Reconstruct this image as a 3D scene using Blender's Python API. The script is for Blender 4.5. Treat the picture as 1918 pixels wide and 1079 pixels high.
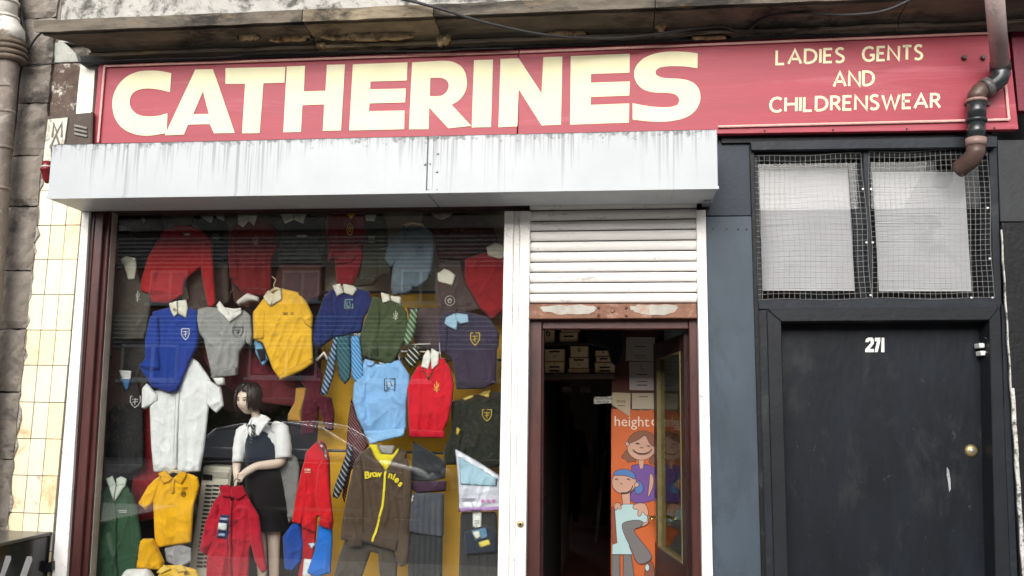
import bpy, bmesh, math, random
import numpy as np
from mathutils import Vector, Matrix
from mathutils.bvhtree import BVHTree
from mathutils.geometry import delaunay_2d_cdt, tessellate_polygon

random.seed(7)
scene = bpy.context.scene
for o in list(bpy.data.objects):
    bpy.data.objects.remove(o)

# ------------------------------------------------------------------ camera
W, H, FPX = 1918.0, 1079.0, 1600.0
CAM = Vector((0.0, -5.0, 1.7))
YAW, PITCH, ROLL = math.radians(-6.866), math.radians(8.198), math.radians(0.895)
fw = Vector((math.sin(YAW)*math.cos(PITCH), math.cos(YAW)*math.cos(PITCH), math.sin(PITCH)))
r0 = Vector((math.cos(YAW), -math.sin(YAW), 0)); u0 = r0.cross(fw)
RT = r0*math.cos(ROLL) + u0*math.sin(ROLL); UP = -r0*math.sin(ROLL) + u0*math.cos(ROLL)
cd = bpy.data.cameras.new('camera'); cam = bpy.data.objects.new('camera', cd)
scene.collection.objects.link(cam); scene.camera = cam
cd.sensor_width = 36.0; cd.lens = 36.0*FPX/W; cd.clip_start = 0.05; cd.clip_end = 2000
m = Matrix((RT, UP, -fw)).transposed().to_4x4(); m.translation = CAM
cam.matrix_world = m

# ------------------------------------------------------------------ sky, sun, exposure
SUN_EL, SUN_AZ = math.radians(27), math.radians(190)      # azimuth clockwise from +y: the sun stands over the street
world = bpy.data.worlds.new('World'); scene.world = world; world.use_nodes = True
nt = world.node_tree; nt.nodes.clear()
sky = nt.nodes.new('ShaderNodeTexSky'); sky.sky_type = 'NISHITA'; sky.sun_disc = False
sky.sun_elevation = SUN_EL; sky.sun_rotation = SUN_AZ
sky.air_density = 1.0; sky.dust_density = 4.0; sky.ozone_density = 1.0
hs = nt.nodes.new('ShaderNodeHueSaturation'); hs.inputs['Saturation'].default_value = 0.3
bg = nt.nodes.new('ShaderNodeBackground'); bg.inputs['Strength'].default_value = 0.15
wo = nt.nodes.new('ShaderNodeOutputWorld')
nt.links.new(sky.outputs[0], hs.inputs['Color']); nt.links.new(hs.outputs[0], bg.inputs[0]); nt.links.new(bg.outputs[0], wo.inputs[0])
sd = bpy.data.lights.new('sun', 'SUN'); sun = bpy.data.objects.new('sun', sd); scene.collection.objects.link(sun)
sd.energy = 1.7; sd.angle = math.radians(60); sd.color = (1.0, 0.97, 0.92)
sdir = Vector((math.sin(SUN_AZ)*math.cos(SUN_EL), math.cos(SUN_AZ)*math.cos(SUN_EL), math.sin(SUN_EL)))
sun.rotation_euler = sdir.to_track_quat('Z', 'Y').to_euler(); sun.location = (0, -8, 12)
vs = scene.view_settings; vs.view_transform = 'Standard'; vs.look = 'None'; vs.gamma = 1; vs.use_curve_mapping = False
vs.exposure = 0.72
scene.render.engine = 'CYCLES'
scene.cycles.use_denoising = True
scene.cycles.max_bounces = 10; scene.cycles.transparent_max_bounces = 24; scene.cycles.diffuse_bounces = 5; scene.cycles.glossy_bounces = 5
scene.cycles.caustics_reflective = False; scene.cycles.caustics_refractive = False

# ------------------------------------------------------------------ pixel -> place helpers (the photo is the tape measure)
REG = {'S': (0, 0, 1.0), 'A': (180, 390, 3.1725), 'B': (560, 390, 3.1725), 'C': (140, 700, 2.8476), 'D': (540, 700, 2.8476),
       '1': (0, 0, 2.57), '2': (480, 0, 2.57), '3': (960, 0, 2.57), '4': (1400, 0, 2.5695), '5': (0, 380, 1.5433),
       'H': (380, 690, 5.136), 'P': (930, 700, 2.8476), 'Q': (930, 380, 2.8405), 'M': (1300, 250, 2.398),
       'N': (1300, 560, 2.079), 'K': (40, 170, 5.995), 'Z': (1120, 760, 3.38), 'T': (1000, 600, 4.152),
       'V': (1780, 0, 3.174), 'L': (0, 850, 4.71), 'O': (0, 0, 5.995), 'X': (1790, 560, 3.172)}
def px(reg, p):
    ox, oy, s = REG[reg]; return (ox + p[0]/s, oy + p[1]/s)
def ray(p):
    return (fw*FPX + RT*(p[0]-W/2) - UP*(p[1]-H/2)).normalized()
def U(x, y, Y=0.0):
    d = ray((x, y)); return CAM + d*((Y-CAM.y)/d.y)
def at(reg, p, Y=0.0):
    q = px(reg, p); return U(q[0], q[1], Y)
GLASS_Y = 0.09
def mirror_at(x, y, Y):                        # where a point seen reflected in the shop window stands across the street
    d = ray((x, y)); g = CAM + d*((GLASS_Y-CAM.y)/d.y)
    r = Vector((d.x, -d.y, d.z)); return g + r*((Y-g.y)/r.y)

# ------------------------------------------------------------------ materials
MATS = {}
def lin(c): return tuple(c) + (1.0,)
def mat(name, col, rough=.7, var=.18, vs_=6.0, bump=.15, bs=60.0, metal=0.0, spec=.4, dirt=None, ds=4.0, da=.5, stretch=(1,1,1), sheen=0.0, dirt2=None, d2s=12., d2a=.4):
    if name in MATS: return MATS[name]
    m = bpy.data.materials.new(name); m.use_nodes = True; n = m.node_tree; b = n.nodes['Principled BSDF']
    tc = n.nodes.new('ShaderNodeTexCoord'); mp = n.nodes.new('ShaderNodeMapping'); n.links.new(tc.outputs['Object'], mp.inputs[0])
    mp.inputs['Scale'].default_value = stretch
    nz = n.nodes.new('ShaderNodeTexNoise'); nz.inputs['Scale'].default_value = vs_; nz.inputs['Detail'].default_value = 8; nz.inputs['Roughness'].default_value = .65
    n.links.new(mp.outputs[0], nz.inputs['Vector'])
    mr = n.nodes.new('ShaderNodeMapRange'); mr.inputs[1].default_value = .3; mr.inputs[2].default_value = .7
    mr.inputs[3].default_value = 1-var; mr.inputs[4].default_value = 1+var; n.links.new(nz.outputs[0], mr.inputs[0])
    mul = n.nodes.new('ShaderNodeVectorMath'); mul.operation = 'SCALE'; mul.inputs[0].default_value = col; n.links.new(mr.outputs[0], mul.inputs['Scale'])
    out = mul.outputs[0]
    def dirtlayer(out, dcol, sc, amt, off):
        nd = n.nodes.new('ShaderNodeTexNoise'); nd.inputs['Scale'].default_value = sc; nd.inputs['Detail'].default_value = 10; nd.inputs['Roughness'].default_value = .7
        nd.inputs['Distortion'].default_value = .4
        mo = n.nodes.new('ShaderNodeVectorMath'); mo.inputs[1].default_value = off; n.links.new(mp.outputs[0], mo.inputs[0]); n.links.new(mo.outputs[0], nd.inputs['Vector'])
        r = n.nodes.new('ShaderNodeMapRange'); r.inputs[1].default_value = 1.02-amt*1.1; r.inputs[2].default_value = 1.2-amt*1.1; n.links.new(nd.outputs[0], r.inputs[0])
        r.inputs[1].default_value = .72-.4*amt; r.inputs[2].default_value = .82-.4*amt
        mx = n.nodes.new('ShaderNodeMix'); mx.data_type = 'RGBA'; n.links.new(r.outputs[0], mx.inputs['Factor']); n.links.new(out, mx.inputs['A']); mx.inputs['B'].default_value = lin(dcol)
        return mx.outputs['Result']
    if dirt: out = dirtlayer(out, dirt, ds, da, (3.1, 7.7, 1.3))
    if dirt2: out = dirtlayer(out, dirt2, d2s, d2a, (13.1, 2.7, 8.3))
    n.links.new(out, b.inputs['Base Color'])
    b.inputs['Roughness'].default_value = rough; b.inputs['Metallic'].default_value = metal; b.inputs['Specular IOR Level'].default_value = spec
    if sheen: b.inputs['Sheen Weight'].default_value = sheen; b.inputs['Sheen Roughness'].default_value = .5
    if bump:
        nb = n.nodes.new('ShaderNodeTexNoise'); nb.inputs['Scale'].default_value = bs; nb.inputs['Detail'].default_value = 6; n.links.new(mp.outputs[0], nb.inputs['Vector'])
        bp = n.nodes.new('ShaderNodeBump'); bp.inputs['Strength'].default_value = bump; bp.inputs['Distance'].default_value = .01
        n.links.new(nb.outputs[0], bp.inputs['Height']); n.links.new(bp.outputs[0], b.inputs['Normal'])
    MATS[name] = m; return m
def cloth_mat(col):
    return mat('cloth_%.3f_%.3f_%.3f' % col, col, rough=.92, var=.14, vs_=9, bump=.35, bs=350, spec=.12, sheen=.12)
def stripe_mat(name, col, col2, scale, width, ang):
    if name in MATS: return MATS[name]
    m = mat(name, col, rough=.7, var=.1, bump=.2, bs=300, spec=.2)
    n = m.node_tree; b = n.nodes['Principled BSDF']; src = b.inputs['Base Color'].links[0].from_socket
    tc = n.nodes.new('ShaderNodeTexCoord'); mp = n.nodes.new('ShaderNodeMapping'); mp.inputs['Rotation'].default_value = (0, ang, 0)
    n.links.new(tc.outputs['Object'], mp.inputs[0])
    w = n.nodes.new('ShaderNodeTexWave'); w.bands_direction = 'X'; w.inputs['Scale'].default_value = scale; w.inputs['Distortion'].default_value = .15
    n.links.new(mp.outputs[0], w.inputs['Vector'])
    r = n.nodes.new('ShaderNodeMapRange'); r.inputs[1].default_value = 1-width; r.inputs[2].default_value = 1-width+.08; n.links.new(w.outputs['Fac'], r.inputs[0])
    mx = n.nodes.new('ShaderNodeMix'); mx.data_type = 'RGBA'; n.links.new(r.outputs[0], mx.inputs['Factor']); n.links.new(src, mx.inputs['A']); mx.inputs['B'].default_value = lin(col2)
    n.links.new(mx.outputs['Result'], b.inputs['Base Color']); return m
def glass_mat(name, tint=(.97, .98, .97), ior=1.74):
    if name in MATS: return MATS[name]
    m = bpy.data.materials.new(name); m.use_nodes = True; n = m.node_tree; n.nodes.clear()
    o = n.nodes.new('ShaderNodeOutputMaterial'); mx = n.nodes.new('ShaderNodeMixShader'); fr = n.nodes.new('ShaderNodeFresnel')
    ge = n.nodes.new('ShaderNodeNewGeometry'); mi = n.nodes.new('ShaderNodeMapRange'); mi.inputs[3].default_value = ior; mi.inputs[4].default_value = 1/ior
    n.links.new(ge.outputs['Backfacing'], mi.inputs[0]); n.links.new(mi.outputs[0], fr.inputs['IOR'])
    t = n.nodes.new('ShaderNodeBsdfTransparent'); t.inputs[0].default_value = lin(tint)
    g = n.nodes.new('ShaderNodeBsdfGlossy'); g.inputs['Roughness'].default_value = 0.0
    n.links.new(fr.outputs[0], mx.inputs[0]); n.links.new(t.outputs[0], mx.inputs[1]); n.links.new(g.outputs[0], mx.inputs[2]); n.links.new(mx.outputs[0], o.inputs[0])
    MATS[name] = m; return m
def plain(name, col, rough=.6, metal=0., spec=.4):
    return mat(name, col, rough, var=.06, bump=0, metal=metal, spec=spec)

# ------------------------------------------------------------------ object helpers
C = scene.collection
def thing(name, label, cat, base=(0, 0, 0), group=None):
    o = bpy.data.objects.new(name, None); C.objects.link(o); o.location = base; o.empty_display_size = .05
    o['label'] = label; o['category'] = cat
    if group: o['group'] = group
    return o
def wpos(o):
    v = Vector((0, 0, 0))
    while o: v += o.location; o = o.parent
    return v
def obj(name, verts, faces, material, parent=None, smooth=False, label=None, kind=None):
    me = bpy.data.meshes.new(name)
    off = wpos(parent) if parent else Vector((0, 0, 0))
    me.from_pydata([tuple(Vector(v)-off) for v in verts], [], faces)
    for mm in (material if isinstance(material, (list, tuple)) else [material]): me.materials.append(mm)
    if smooth: me.polygons.foreach_set('use_smooth', [True]*len(me.polygons))
    me.update()
    o = bpy.data.objects.new(name, me); C.objects.link(o)
    if parent: o.parent = parent
    if label: o['label'] = label
    if kind: o['kind'] = kind
    return o
def tag(o, label, cat, group=None):
    o['label'] = label; o['category'] = cat
    if group: o['group'] = group
    return o
class MB:
    def __init__(s): s.v = []; s.f = []; s.mi = []
    def add(s, v, f, mi=0):
        k = len(s.v); s.v += [tuple(p) for p in v]; s.f += [tuple(i+k for i in q) for q in f]; s.mi += [mi]*len(f); return s
    def box(s, x0, x1, y0, y1, z0, z1, mi=0):
        v = [(x, y, z) for z in (z0, z1) for y in (y0, y1) for x in (x0, x1)]
        return s.add(v, [(0,2,3,1),(4,5,7,6),(0,1,5,4),(2,6,7,3),(0,4,6,2),(1,3,7,5)], mi)
    def bar(s, a, b, r, n=6, r2=None, mi=0):
        return s.tube([a, b], r if r2 is None else [r, r2], n, mi)
    def tube(s, pts, r, n=8, mi=0, caps=True):
        pts = [Vector(p) for p in pts]; R = r if isinstance(r, (list, tuple)) else [r]*len(pts); v = []; f = []
        prev = None
        for i, p in enumerate(pts):
            t = (pts[min(i+1, len(pts)-1)] - pts[max(i-1, 0)]).normalized()
            if prev is None:
                a = Vector((0, 0, 1)) if abs(t.z) < .9 else Vector((1, 0, 0)); e = t.cross(a).normalized()
            else:
                e = (prev - t*prev.dot(t)).normalized()
            prev = e; g = t.cross(e)
            for k in range(n):
                an = 2*math.pi*k/n; v.append(p + (e*math.cos(an) + g*math.sin(an))*R[i])
        for i in range(len(pts)-1):
            for k in range(n):
                a = i*n+k; b = i*n+(k+1) % n; f.append((a, b, b+n, a+n))
        if caps: f.append(tuple(range(n-1, -1, -1))); f.append(tuple(range((len(pts)-1)*n, len(pts)*n)))
        return s.add(v, f, mi)
    def prism(s, front, back, mi=0):           # two loops of points with the same count; front loop seen from -y
        n = len(front); f = [tuple(range(n)), tuple(range(2*n-1, n-1, -1))]
        f += [(i, i+n, (i+1) % n + n, (i+1) % n) for i in range(n)]
        return s.add(list(front)+list(back), f, mi)
    def build(s, name, material, parent=None, smooth=False, label=None, kind=None, bevel=0, fix=True):
        o = obj(name, s.v, s.f, material, parent, smooth, label, kind)
        me = o.data
        if len(me.materials) > 1: me.polygons.foreach_set('material_index', s.mi)
        if fix or bevel:
            bm = bmesh.new(); bm.from_mesh(me); bmesh.ops.recalc_face_normals(bm, faces=bm.faces)
            if bevel: bmesh.ops.bevel(bm, geom=[e for e in bm.edges], offset=bevel, segments=1, affect='EDGES', clamp_overlap=True)
            bm.to_mesh(me); bm.free()
        return o
def slab(name, reg, poly, Y, thick, material, parent=None, bevel=0, **k):      # outline read off the photo, standing at depth Y
    f = [at(reg, p, Y) for p in poly]; b = [p + Vector((0, thick, 0)) for p in f]
    return MB().prism(f, b).build(name, material, parent, bevel=bevel, **k)
def letter_poly(mb, loops, thick, mi=0):        # extruded outline with holes
    t = tessellate_polygon([[Vector((p.x, p.z, 0)) for p in l] for l in loops]); flat = [p for l in loops for p in l]; n = len(flat)
    v = flat + [p + Vector((0, thick, 0)) for p in flat]; f = [tuple(a) for a in t]
    k = 0
    for l in loops:
        m_ = len(l)
        for i in range(m_): a = k+i; b = k+(i+1) % m_; f.append((a, b, b+n, a+n))
        k += m_
    mb.add(v, f, mi)
def ribbon(mb, pts, w, thick, mi=0):            # a painted stroke in the x-z plane
    pts = [Vector(p) for p in pts]; L = []; R_ = []
    for i, p in enumerate(pts):
        a = (p - pts[i-1]) if i else None; b = (pts[i+1] - p) if i < len(pts)-1 else None
        da = Vector((a.x, a.z)).normalized() if a else None; db = Vector((b.x, b.z)).normalized() if b else None
        if da is None: nn = Vector((-db.y, db.x)); s = 1
        elif db is None: nn = Vector((-da.y, da.x)); s = 1
        else:
            t = da+db
            if t.length < .2: t = db
            t.normalize(); nn = Vector((-t.y, t.x)); s = min(1.8, 1/max(.35, nn.dot(Vector((-da.y, da.x)))))
        o = Vector((nn.x, 0, nn.y))*w*.5*s; L.append(p+o); R_.append(p-o)
    n = len(pts); v = L+R_; v = v+[p+Vector((0, thick, 0)) for p in v]; f = []
    for i in range(n-1):
        f.append((i, i+1, n+i+1, n+i)); f.append((i, 2*n+i, 2*n+i+1, i+1)); f.append((n+i, n+i+1, 3*n+i+1, 3*n+i))
    f.append((0, n, 3*n, 2*n)); f.append((n-1, 3*n-1, 4*n-1, 2*n-1))
    mb.add(v, f, mi)
def chaikin(P, it=2):
    for _ in range(it):
        Q = []
        for i in range(len(P)):
            a, b = P[i], P[(i+1) % len(P)]; Q += [(.75*a[0]+.25*b[0], .75*a[1]+.25*b[1]), (.25*a[0]+.75*b[0], .25*a[1]+.75*b[1])]
        P = Q
    return P
def soft_curve(P, it=2, lim=42):           # rounds gentle bends, keeps sharp corners
    for _ in range(it):
        Q = []
        for i in range(len(P)):
            a, b, c = P[i-1], P[i], P[(i+1) % len(P)]
            t = abs(math.degrees(math.atan2((b[0]-a[0])*(c[1]-b[1])-(b[1]-a[1])*(c[0]-b[0]), (b[0]-a[0])*(c[0]-b[0])+(b[1]-a[1])*(c[1]-b[1]))))
            if t > lim or t < 1: Q.append(b)
            else: Q += [(.78*b[0]+.22*a[0], .78*b[1]+.22*a[1]), (.78*b[0]+.22*c[0], .78*b[1]+.22*c[1])]
        P = Q
    return P
def arc(cx, cy, rx, ry, a0, a1, n=10):
    return [(cx+rx*math.cos(math.radians(a0+(a1-a0)*i/n)), cy-ry*math.sin(math.radians(a0+(a1-a0)*i/n))) for i in range(n+1)]
def text_mesh(body, size, loc, material, parent, name='lettering', align='CENTER', rot=0., thick=.0006, sx=1., offset=0.):
    cu = bpy.data.curves.new('t', 'FONT'); cu.body = body; cu.size = size; cu.align_x = align; cu.extrude = thick; cu.offset = offset; cu.resolution_u = 3
    to = bpy.data.objects.new('t', cu); C.objects.link(to)
    me = bpy.data.meshes.new_from_object(to); bpy.data.objects.remove(to); bpy.data.curves.remove(cu)
    off = wpos(parent)
    me.transform(Matrix.Translation(Vector(loc)-off) @ Matrix.Rotation(-rot, 4, 'Y') @ Matrix.Rotation(math.radians(90), 4, 'X') @ Matrix.Diagonal((sx, 1, 1, 1)))
    me.materials.clear(); me.materials.append(material); me.name = name
    o = bpy.data.objects.new(name, me); C.objects.link(o); o.parent = parent; return o

# ------------------------------------------------------------------ cloth
_tab = np.random.default_rng(3).random((64, 64))
def vnoise(x, y):
    xi = np.floor(x).astype(int); yi = np.floor(y).astype(int); fx = x-xi; fy = y-yi
    fx = fx*fx*(3-2*fx); fy = fy*fy*(3-2*fy)
    a = _tab[xi % 64, yi % 64]; b = _tab[(xi+1) % 64, yi % 64]; c = _tab[xi % 64, (yi+1) % 64]; d = _tab[(xi+1) % 64, (yi+1) % 64]
    return (a*(1-fx)+b*fx)*(1-fy) + (c*(1-fx)+d*fx)*fy
def inside(P, q):
    x, y = q[:, 0], q[:, 1]; r = np.zeros(len(q), bool); n = len(P)
    for i in range(n):
        x1, y1 = P[i]; x2, y2 = P[(i+1) % n]
        c = ((y1 > y) != (y2 > y)) & (x < (x2-x1)*(y-y1)/(y2-y1+1e-12)+x1); r ^= c
    return r
def edge_dist(P, q):
    d = np.full(len(q), 9.)
    n = len(P); P = np.array(P)
    for i in range(n):
        a = P[i]; b = P[(i+1) % n]; ab = b-a; t = np.clip(((q-a)@ab)/(ab@ab+1e-12), 0, 1); d = np.minimum(d, np.linalg.norm(q-a-t[:, None]*ab, axis=1))
    return d
def cloth(name, reg, poly, Y, material, parent, T=.02, wr=.009, seed=0, s=.0095, round_=.02, smooth_it=2, over=None, back=.35, fold=0., label=None, pleat=0., tilt=None, ang=None):
    P = [at(reg, p, Y) for p in poly]; P = [(p.x, p.z) for p in P]
    if smooth_it:
        P = [(P[i][0]+(P[(i+1) % len(P)][0]-P[i][0])*t, P[i][1]+(P[(i+1) % len(P)][1]-P[i][1])*t) for i in range(len(P)) for t in (0, .16, .84)]
        P = chaikin(P, smooth_it)
    Q = []
    for i in range(len(P)):
        a, b = P[i], P[(i+1) % len(P)]; L = math.hypot(b[0]-a[0], b[1]-a[1]); k = max(1, int(L/s+.3))
        Q += [(a[0]+(b[0]-a[0])*j/k, a[1]+(b[1]-a[1])*j/k) for j in range(k)]
    P2 = [Q[0]]
    for q in Q[1:]:
        if math.hypot(q[0]-P2[-1][0], q[1]-P2[-1][1]) > s*.35: P2.append(q)
    P = P2; A = np.array(P); lo = A.min(0); hi = A.max(0)
    gx = np.arange(lo[0], hi[0], s); gz = np.arange(lo[1], hi[1], s*.87); rng = np.random.default_rng(seed)
    G = np.array([(x+(j % 2)*s*.5, z) for j, z in enumerate(gz) for x in gx])
    if len(G):
        G = G+rng.normal(size=G.shape)*s*.08; G = G[inside(P, G)]
    if len(G): G = G[edge_dist(P, G) > s*.55]
    pts = [Vector(p) for p in P] + [Vector(p) for p in (G.tolist() if len(G) else [])]
    n = len(P)
    r = delaunay_2d_cdt(pts, [(i, (i+1) % n) for i in range(n)], [], 1, 1e-6)
    V = np.array([tuple(v) for v in r[0]]); F = r[2]
    d = edge_dist(P, V); onb = d < 1e-5
    prof = np.sqrt(np.clip(1-(1-np.clip(d/round_, 0, 1))**2, 0, 1))
    sx, sz = rng.random(2)*50; a = (rng.random()-.5)*.7 if ang is None else ang
    xr = V[:, 0]*math.cos(a)+V[:, 1]*math.sin(a); zr = -V[:, 0]*math.sin(a)+V[:, 1]*math.cos(a)
    w = vnoise(xr*5+sx, zr*4+sz)-.5                                       # broad drape
    rid = (1-np.abs(2*vnoise(xr*19+sx*2, zr*2.6+sz+w*1.5)-1))**4          # long sharp folds
    rid2 = (1-np.abs(2*vnoise(xr*7+zr*9+sz, zr*11-xr*8+sx)-1))**6         # pinched creases
    rid3 = (1-np.abs(2*vnoise(xr*12-zr*10+sx, zr*13+xr*9+sz*2)-1))**5
    h = (hi[1]-V[:, 1])/(hi[1]-lo[1]+1e-6)
    k = np.clip(d/.03, 0, 1)
    hemz = np.clip((V[:, 1]-lo[1])/.09, 0, 1); hemk = np.exp(-((hemz-.55)/.3)**2)
    disp = T*(.8*prof+.3*np.clip(d/.12, 0, 1)) + wr*k*(1.3*w + (.7+1.5*h)*(rid-.25) + .7*(rid2-.12) + .6*(rid3-.12)*(1+1.5*hemk))
    if fold: disp += fold*k*np.sin(V[:, 1]*26+3*w)
    if pleat: disp += .016*np.abs(((V[:, 0]*pleat) % 1)-.5)*2
    disp[onb] = 0
    base = np.full(len(V), Y)
    if tilt: base = base + (V[:, 1]-hi[1])*tilt
    if over is not None:
        hits = []
        for x, z in V:
            best = None
            for t in over:
                hh = t.ray_cast(Vector((x, -3, z)), Vector((0, 1, 0)))
                if hh[0] is not None and (best is None or hh[0].y < best): best = hh[0].y
            hits.append(best)
        ok = [q for q in hits if q is not None]; mn = sum(ok)/len(ok) if ok else Y
        base = np.array([(mn if q is None else q) for q in hits])-.004
        # smooth so that it bridges creases
        if T > .004:
            lo_ = base.min(); base = base*.6+.4*(lo_*.5+base.mean()*.5)-.002
    m_ = len(V)
    front = [(x, b-q, z) for (x, z), b, q in zip(V, base, disp)]
    bk = [(x, b+back*q+(.0 if e else .002), z) for (x, z), b, q, e in zip(V, base, np.maximum(disp, 0), onb)]
    f = []
    for t in F:
        p0, p1, p2 = V[t[0]], V[t[1]], V[t[2]]
        if (p1[0]-p0[0])*(p2[1]-p0[1])-(p1[1]-p0[1])*(p2[0]-p0[0]) < 0: t = t[::-1]
        f.append(tuple(t)); f.append(tuple((i if onb[i] else i+m_) for i in t[::-1]))
    o = obj(name, front+bk, f, material, parent, True, label)
    o['_bvh'] = 0; del o['_bvh']
    BV[o.name] = BVHTree.FromPolygons([Vector(v) for v in front], [tuple(t) for t in F])
    return o
BV = {}
def on_surface(trees, x, z, Y):
    b = None
    for t in trees:
        h = t.ray_cast(Vector((x, -3, z)), Vector((0, 1, 0)))
        if h[0] is not None and (b is None or h[0].y < b): b = h[0].y
    return Y if b is None else b
CREAM = (.72, .69, .58)
def crest(g, kind, reg, c, w, h, col, Y, trees, rnd):
    mb = MB(); q = px(reg, c); s = REG[reg][2]
    w, h = w/s, h/s
    def pt(u, v):
        p = U(q[0]+u*w*.5, q[1]-v*h*.5, Y); y = on_surface(trees, p.x, p.z, Y); return Vector((p.x, y-.004, p.z))
    lw = max(.003, .0042*max(w, h)/22)
    def st(pts, k=1.): ribbon(mb, [pt(*p) for p in pts], lw*k, .002)
    if kind == 'shield':
        st([(-1, 1), (1, 1), (1, 0), (.6, -.6), (0, -1), (-.6, -.6), (-1, 0), (-1, 1)]); st([(-.6, .45), (.6, .45)]); st([(0, .6), (0, -.5)]); st([(-.5, -.1), (.5, .1)])
    elif kind == 'ring':
        st([(math.cos(a*.524), math.sin(a*.524)) for a in range(13)]); st([(.5*math.cos(a*1.257+.3), .5*math.sin(a*1.257+.3)) for a in range(6)]); st([(-.4, -.2), (0, .4), (.4, -.2)])
    elif kind == 'plant':
        st([(0, 1), (.1, .2), (0, -1)], 1.3); st([(-.6, .5), (-.5, -.1), (0, -.4)]); st([(.6, .6), (.5, 0), (0, -.4)]); st([(-.8, -.5), (0, -.7), (.8, -.5)])
    elif kind == 'letters':
        for k in range(3): x = -.9+.7*k; st([(x, -.3), (x, .3), (x+.4, .3), (x+.4, -.3)])
        st([(-.9, -.8), (1, -.8)]); 
    elif kind == 'block':
        st([(-1, 1), (1, 1), (1, -1), (-1, -1), (-1, 1)], 1.3); st([(-.5, .6), (-.5, -.5), (.1, -.5)], 1.3); st([(.1, .6), (.5, -.3)], 1.3); st([(-.6, -.75), (.7, -.75)])
    elif kind == 'lines':
        st([(-1, .5), (1, .6)]); st([(-.8, -.3), (.9, -.2)])
    mb.build('crest', plain('thread_%.2f_%.2f_%.2f' % col, col, .8), g, fix=False)
# ================================================================== the setting: ground, road, pavements
def structure(o): o['kind'] = 'structure'; return o
asphalt = mat('asphalt', (.05, .05, .052), .85, .25, 3, .5, 120)
paving = mat('paving', (.27, .26, .245), .85, .2, 5, .3, 80, dirt=(.1, .095, .085), ds=2.5, da=.4)
kerbm = mat('kerb_stone', (.3, .29, .28), .85, .2, 5, .3, 60)
structure(MB().box(-150, 150, -150, 150, -.3, -.02).build('ground', mat('soil', (.12, .11, .09), .9)))
structure(MB().box(-120, 120, -12.5, -3.9, -.06, 0).build('road', asphalt))
# near pavement with flags built as pieces round the shop front
pv = structure(MB().box(-120, 120, -3.75, 1.0, -.05, .1).build('pavement', paving))
for i in range(11):
    for j in range(5):
        x = -4.9+i*.82; y = -3.7+j*.72
        MB().box(x+.004, x+.816, y+.004, y+.716, .1, .108+random.random()*.003).build('paving_slab', paving, pv, bevel=.003)
structure(MB().box(-120, 120, -3.9, -3.75, -.05, .105).build('kerb', kerbm, bevel=.01))
structure(MB().box(-120, 120, -12.65, -12.5, -.05, .11).build('kerb', kerbm, bevel=.01))
structure(MB().box(-120, 120, -20, -12.65, -.05, .1).build('pavement', paving))
structure(MB().box(-120, 120, -60, -20, -.05, .35).build('verge', mat('turf', (.05, .08, .03), .95, .3, 4, .6, 90)))
for k in range(9):
    structure(MB().box(-20+k*5, -18+k*5, -8.25, -8.15, -.01, .004).build('road_marking', mat('road_paint', (.6, .6, .57), .8, .2)))

# ================================================================== the shop building
stone_d = mat('sooty_stone', (.23, .2, .172), .95, .3, 5, .9, 26, dirt=(.07, .062, .055), ds=3.2, da=.46, dirt2=(.36, .33, .29), d2s=14, d2a=.26)
stone_c = mat('cornice_stone', (.125, .107, .085), .95, .4, 6, 1.0, 22, dirt=(.03, .027, .024), ds=2.2, da=.54, dirt2=(.2, .145, .08), d2s=5, d2a=.36, stretch=(.5, 1, 1.6))
stone_t = mat('tan_cornice_stone', (.2, .165, .115), .95, .4, 6, 1.0, 22, dirt=(.04, .033, .026), ds=2.6, da=.5, dirt2=(.1, .05, .03), d2s=9, d2a=.34, stretch=(.6, 1, 1.8))
stone_raw = mat('broken_stone', (.4, .31, .19), .95, .3, 12, 1.0, 40, dirt=(.13, .07, .035), ds=9, da=.5)
render_w = mat('peeling_render', (.4, .39, .365), .95, .2, 8, .8, 40, dirt=(.09, .09, .08), ds=6, da=.55, dirt2=(.1, .12, .06), d2s=9, d2a=.3)
mortar = mat('mortar', (.12, .11, .1), .95, .3, 12, .8, 60)
tile_m = mat('cream_tile', (.86, .77, .55), .16, .07, 7, .03, 30, spec=.5, dirt=(.62, .42, .22), ds=2.6, da=.34)
tiles_ = [tile_m, mat('cream_tile_pale', (.82, .76, .58), .18, .07, 9, .03, 30, spec=.5, dirt=(.6, .45, .27), ds=3.4, da=.3), mat('cream_tile_warm', (.84, .72, .47), .2, .09, 6, .03, 30, spec=.5, dirt=(.58, .36, .18), ds=2.2, da=.42), mat('cream_tile_grey', (.76, .71, .56), .22, .08, 8, .03, 30, spec=.5, dirt=(.4, .34, .26), ds=5, da=.32)]
tile_w = mat('white_tile', (.78, .77, .66), .2, .05, 7, .03, 30, spec=.5)
navy = mat('navy_paint', (.013, .0165, .022), .5, .3, 5, .25, 35, spec=.25, dirt=(.03, .034, .036), ds=5, da=.42)
navy_d = mat('black_paint', (.007, .0075, .0085), .5, .35, 6, .3, 40, spec=.25, dirt=(.03, .03, .029), ds=7, da=.34)
slate = mat('slate_blue_paint', (.045, .063, .084), .55, .18, 3, .15, 40, spec=.35, dirt=(.033, .046, .062), ds=2.6, da=.5, stretch=(1, 1, .5))
slate_d = mat('dark_slate_paint', (.017, .025, .038), .55, .2, 4, .2, 40, spec=.35)

bld = thing('shop_building', 'sooty stone tenement shop front with heavy cornice, cream tiled pier and dark painted piers', 'building', (0, .4, 0))
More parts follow.
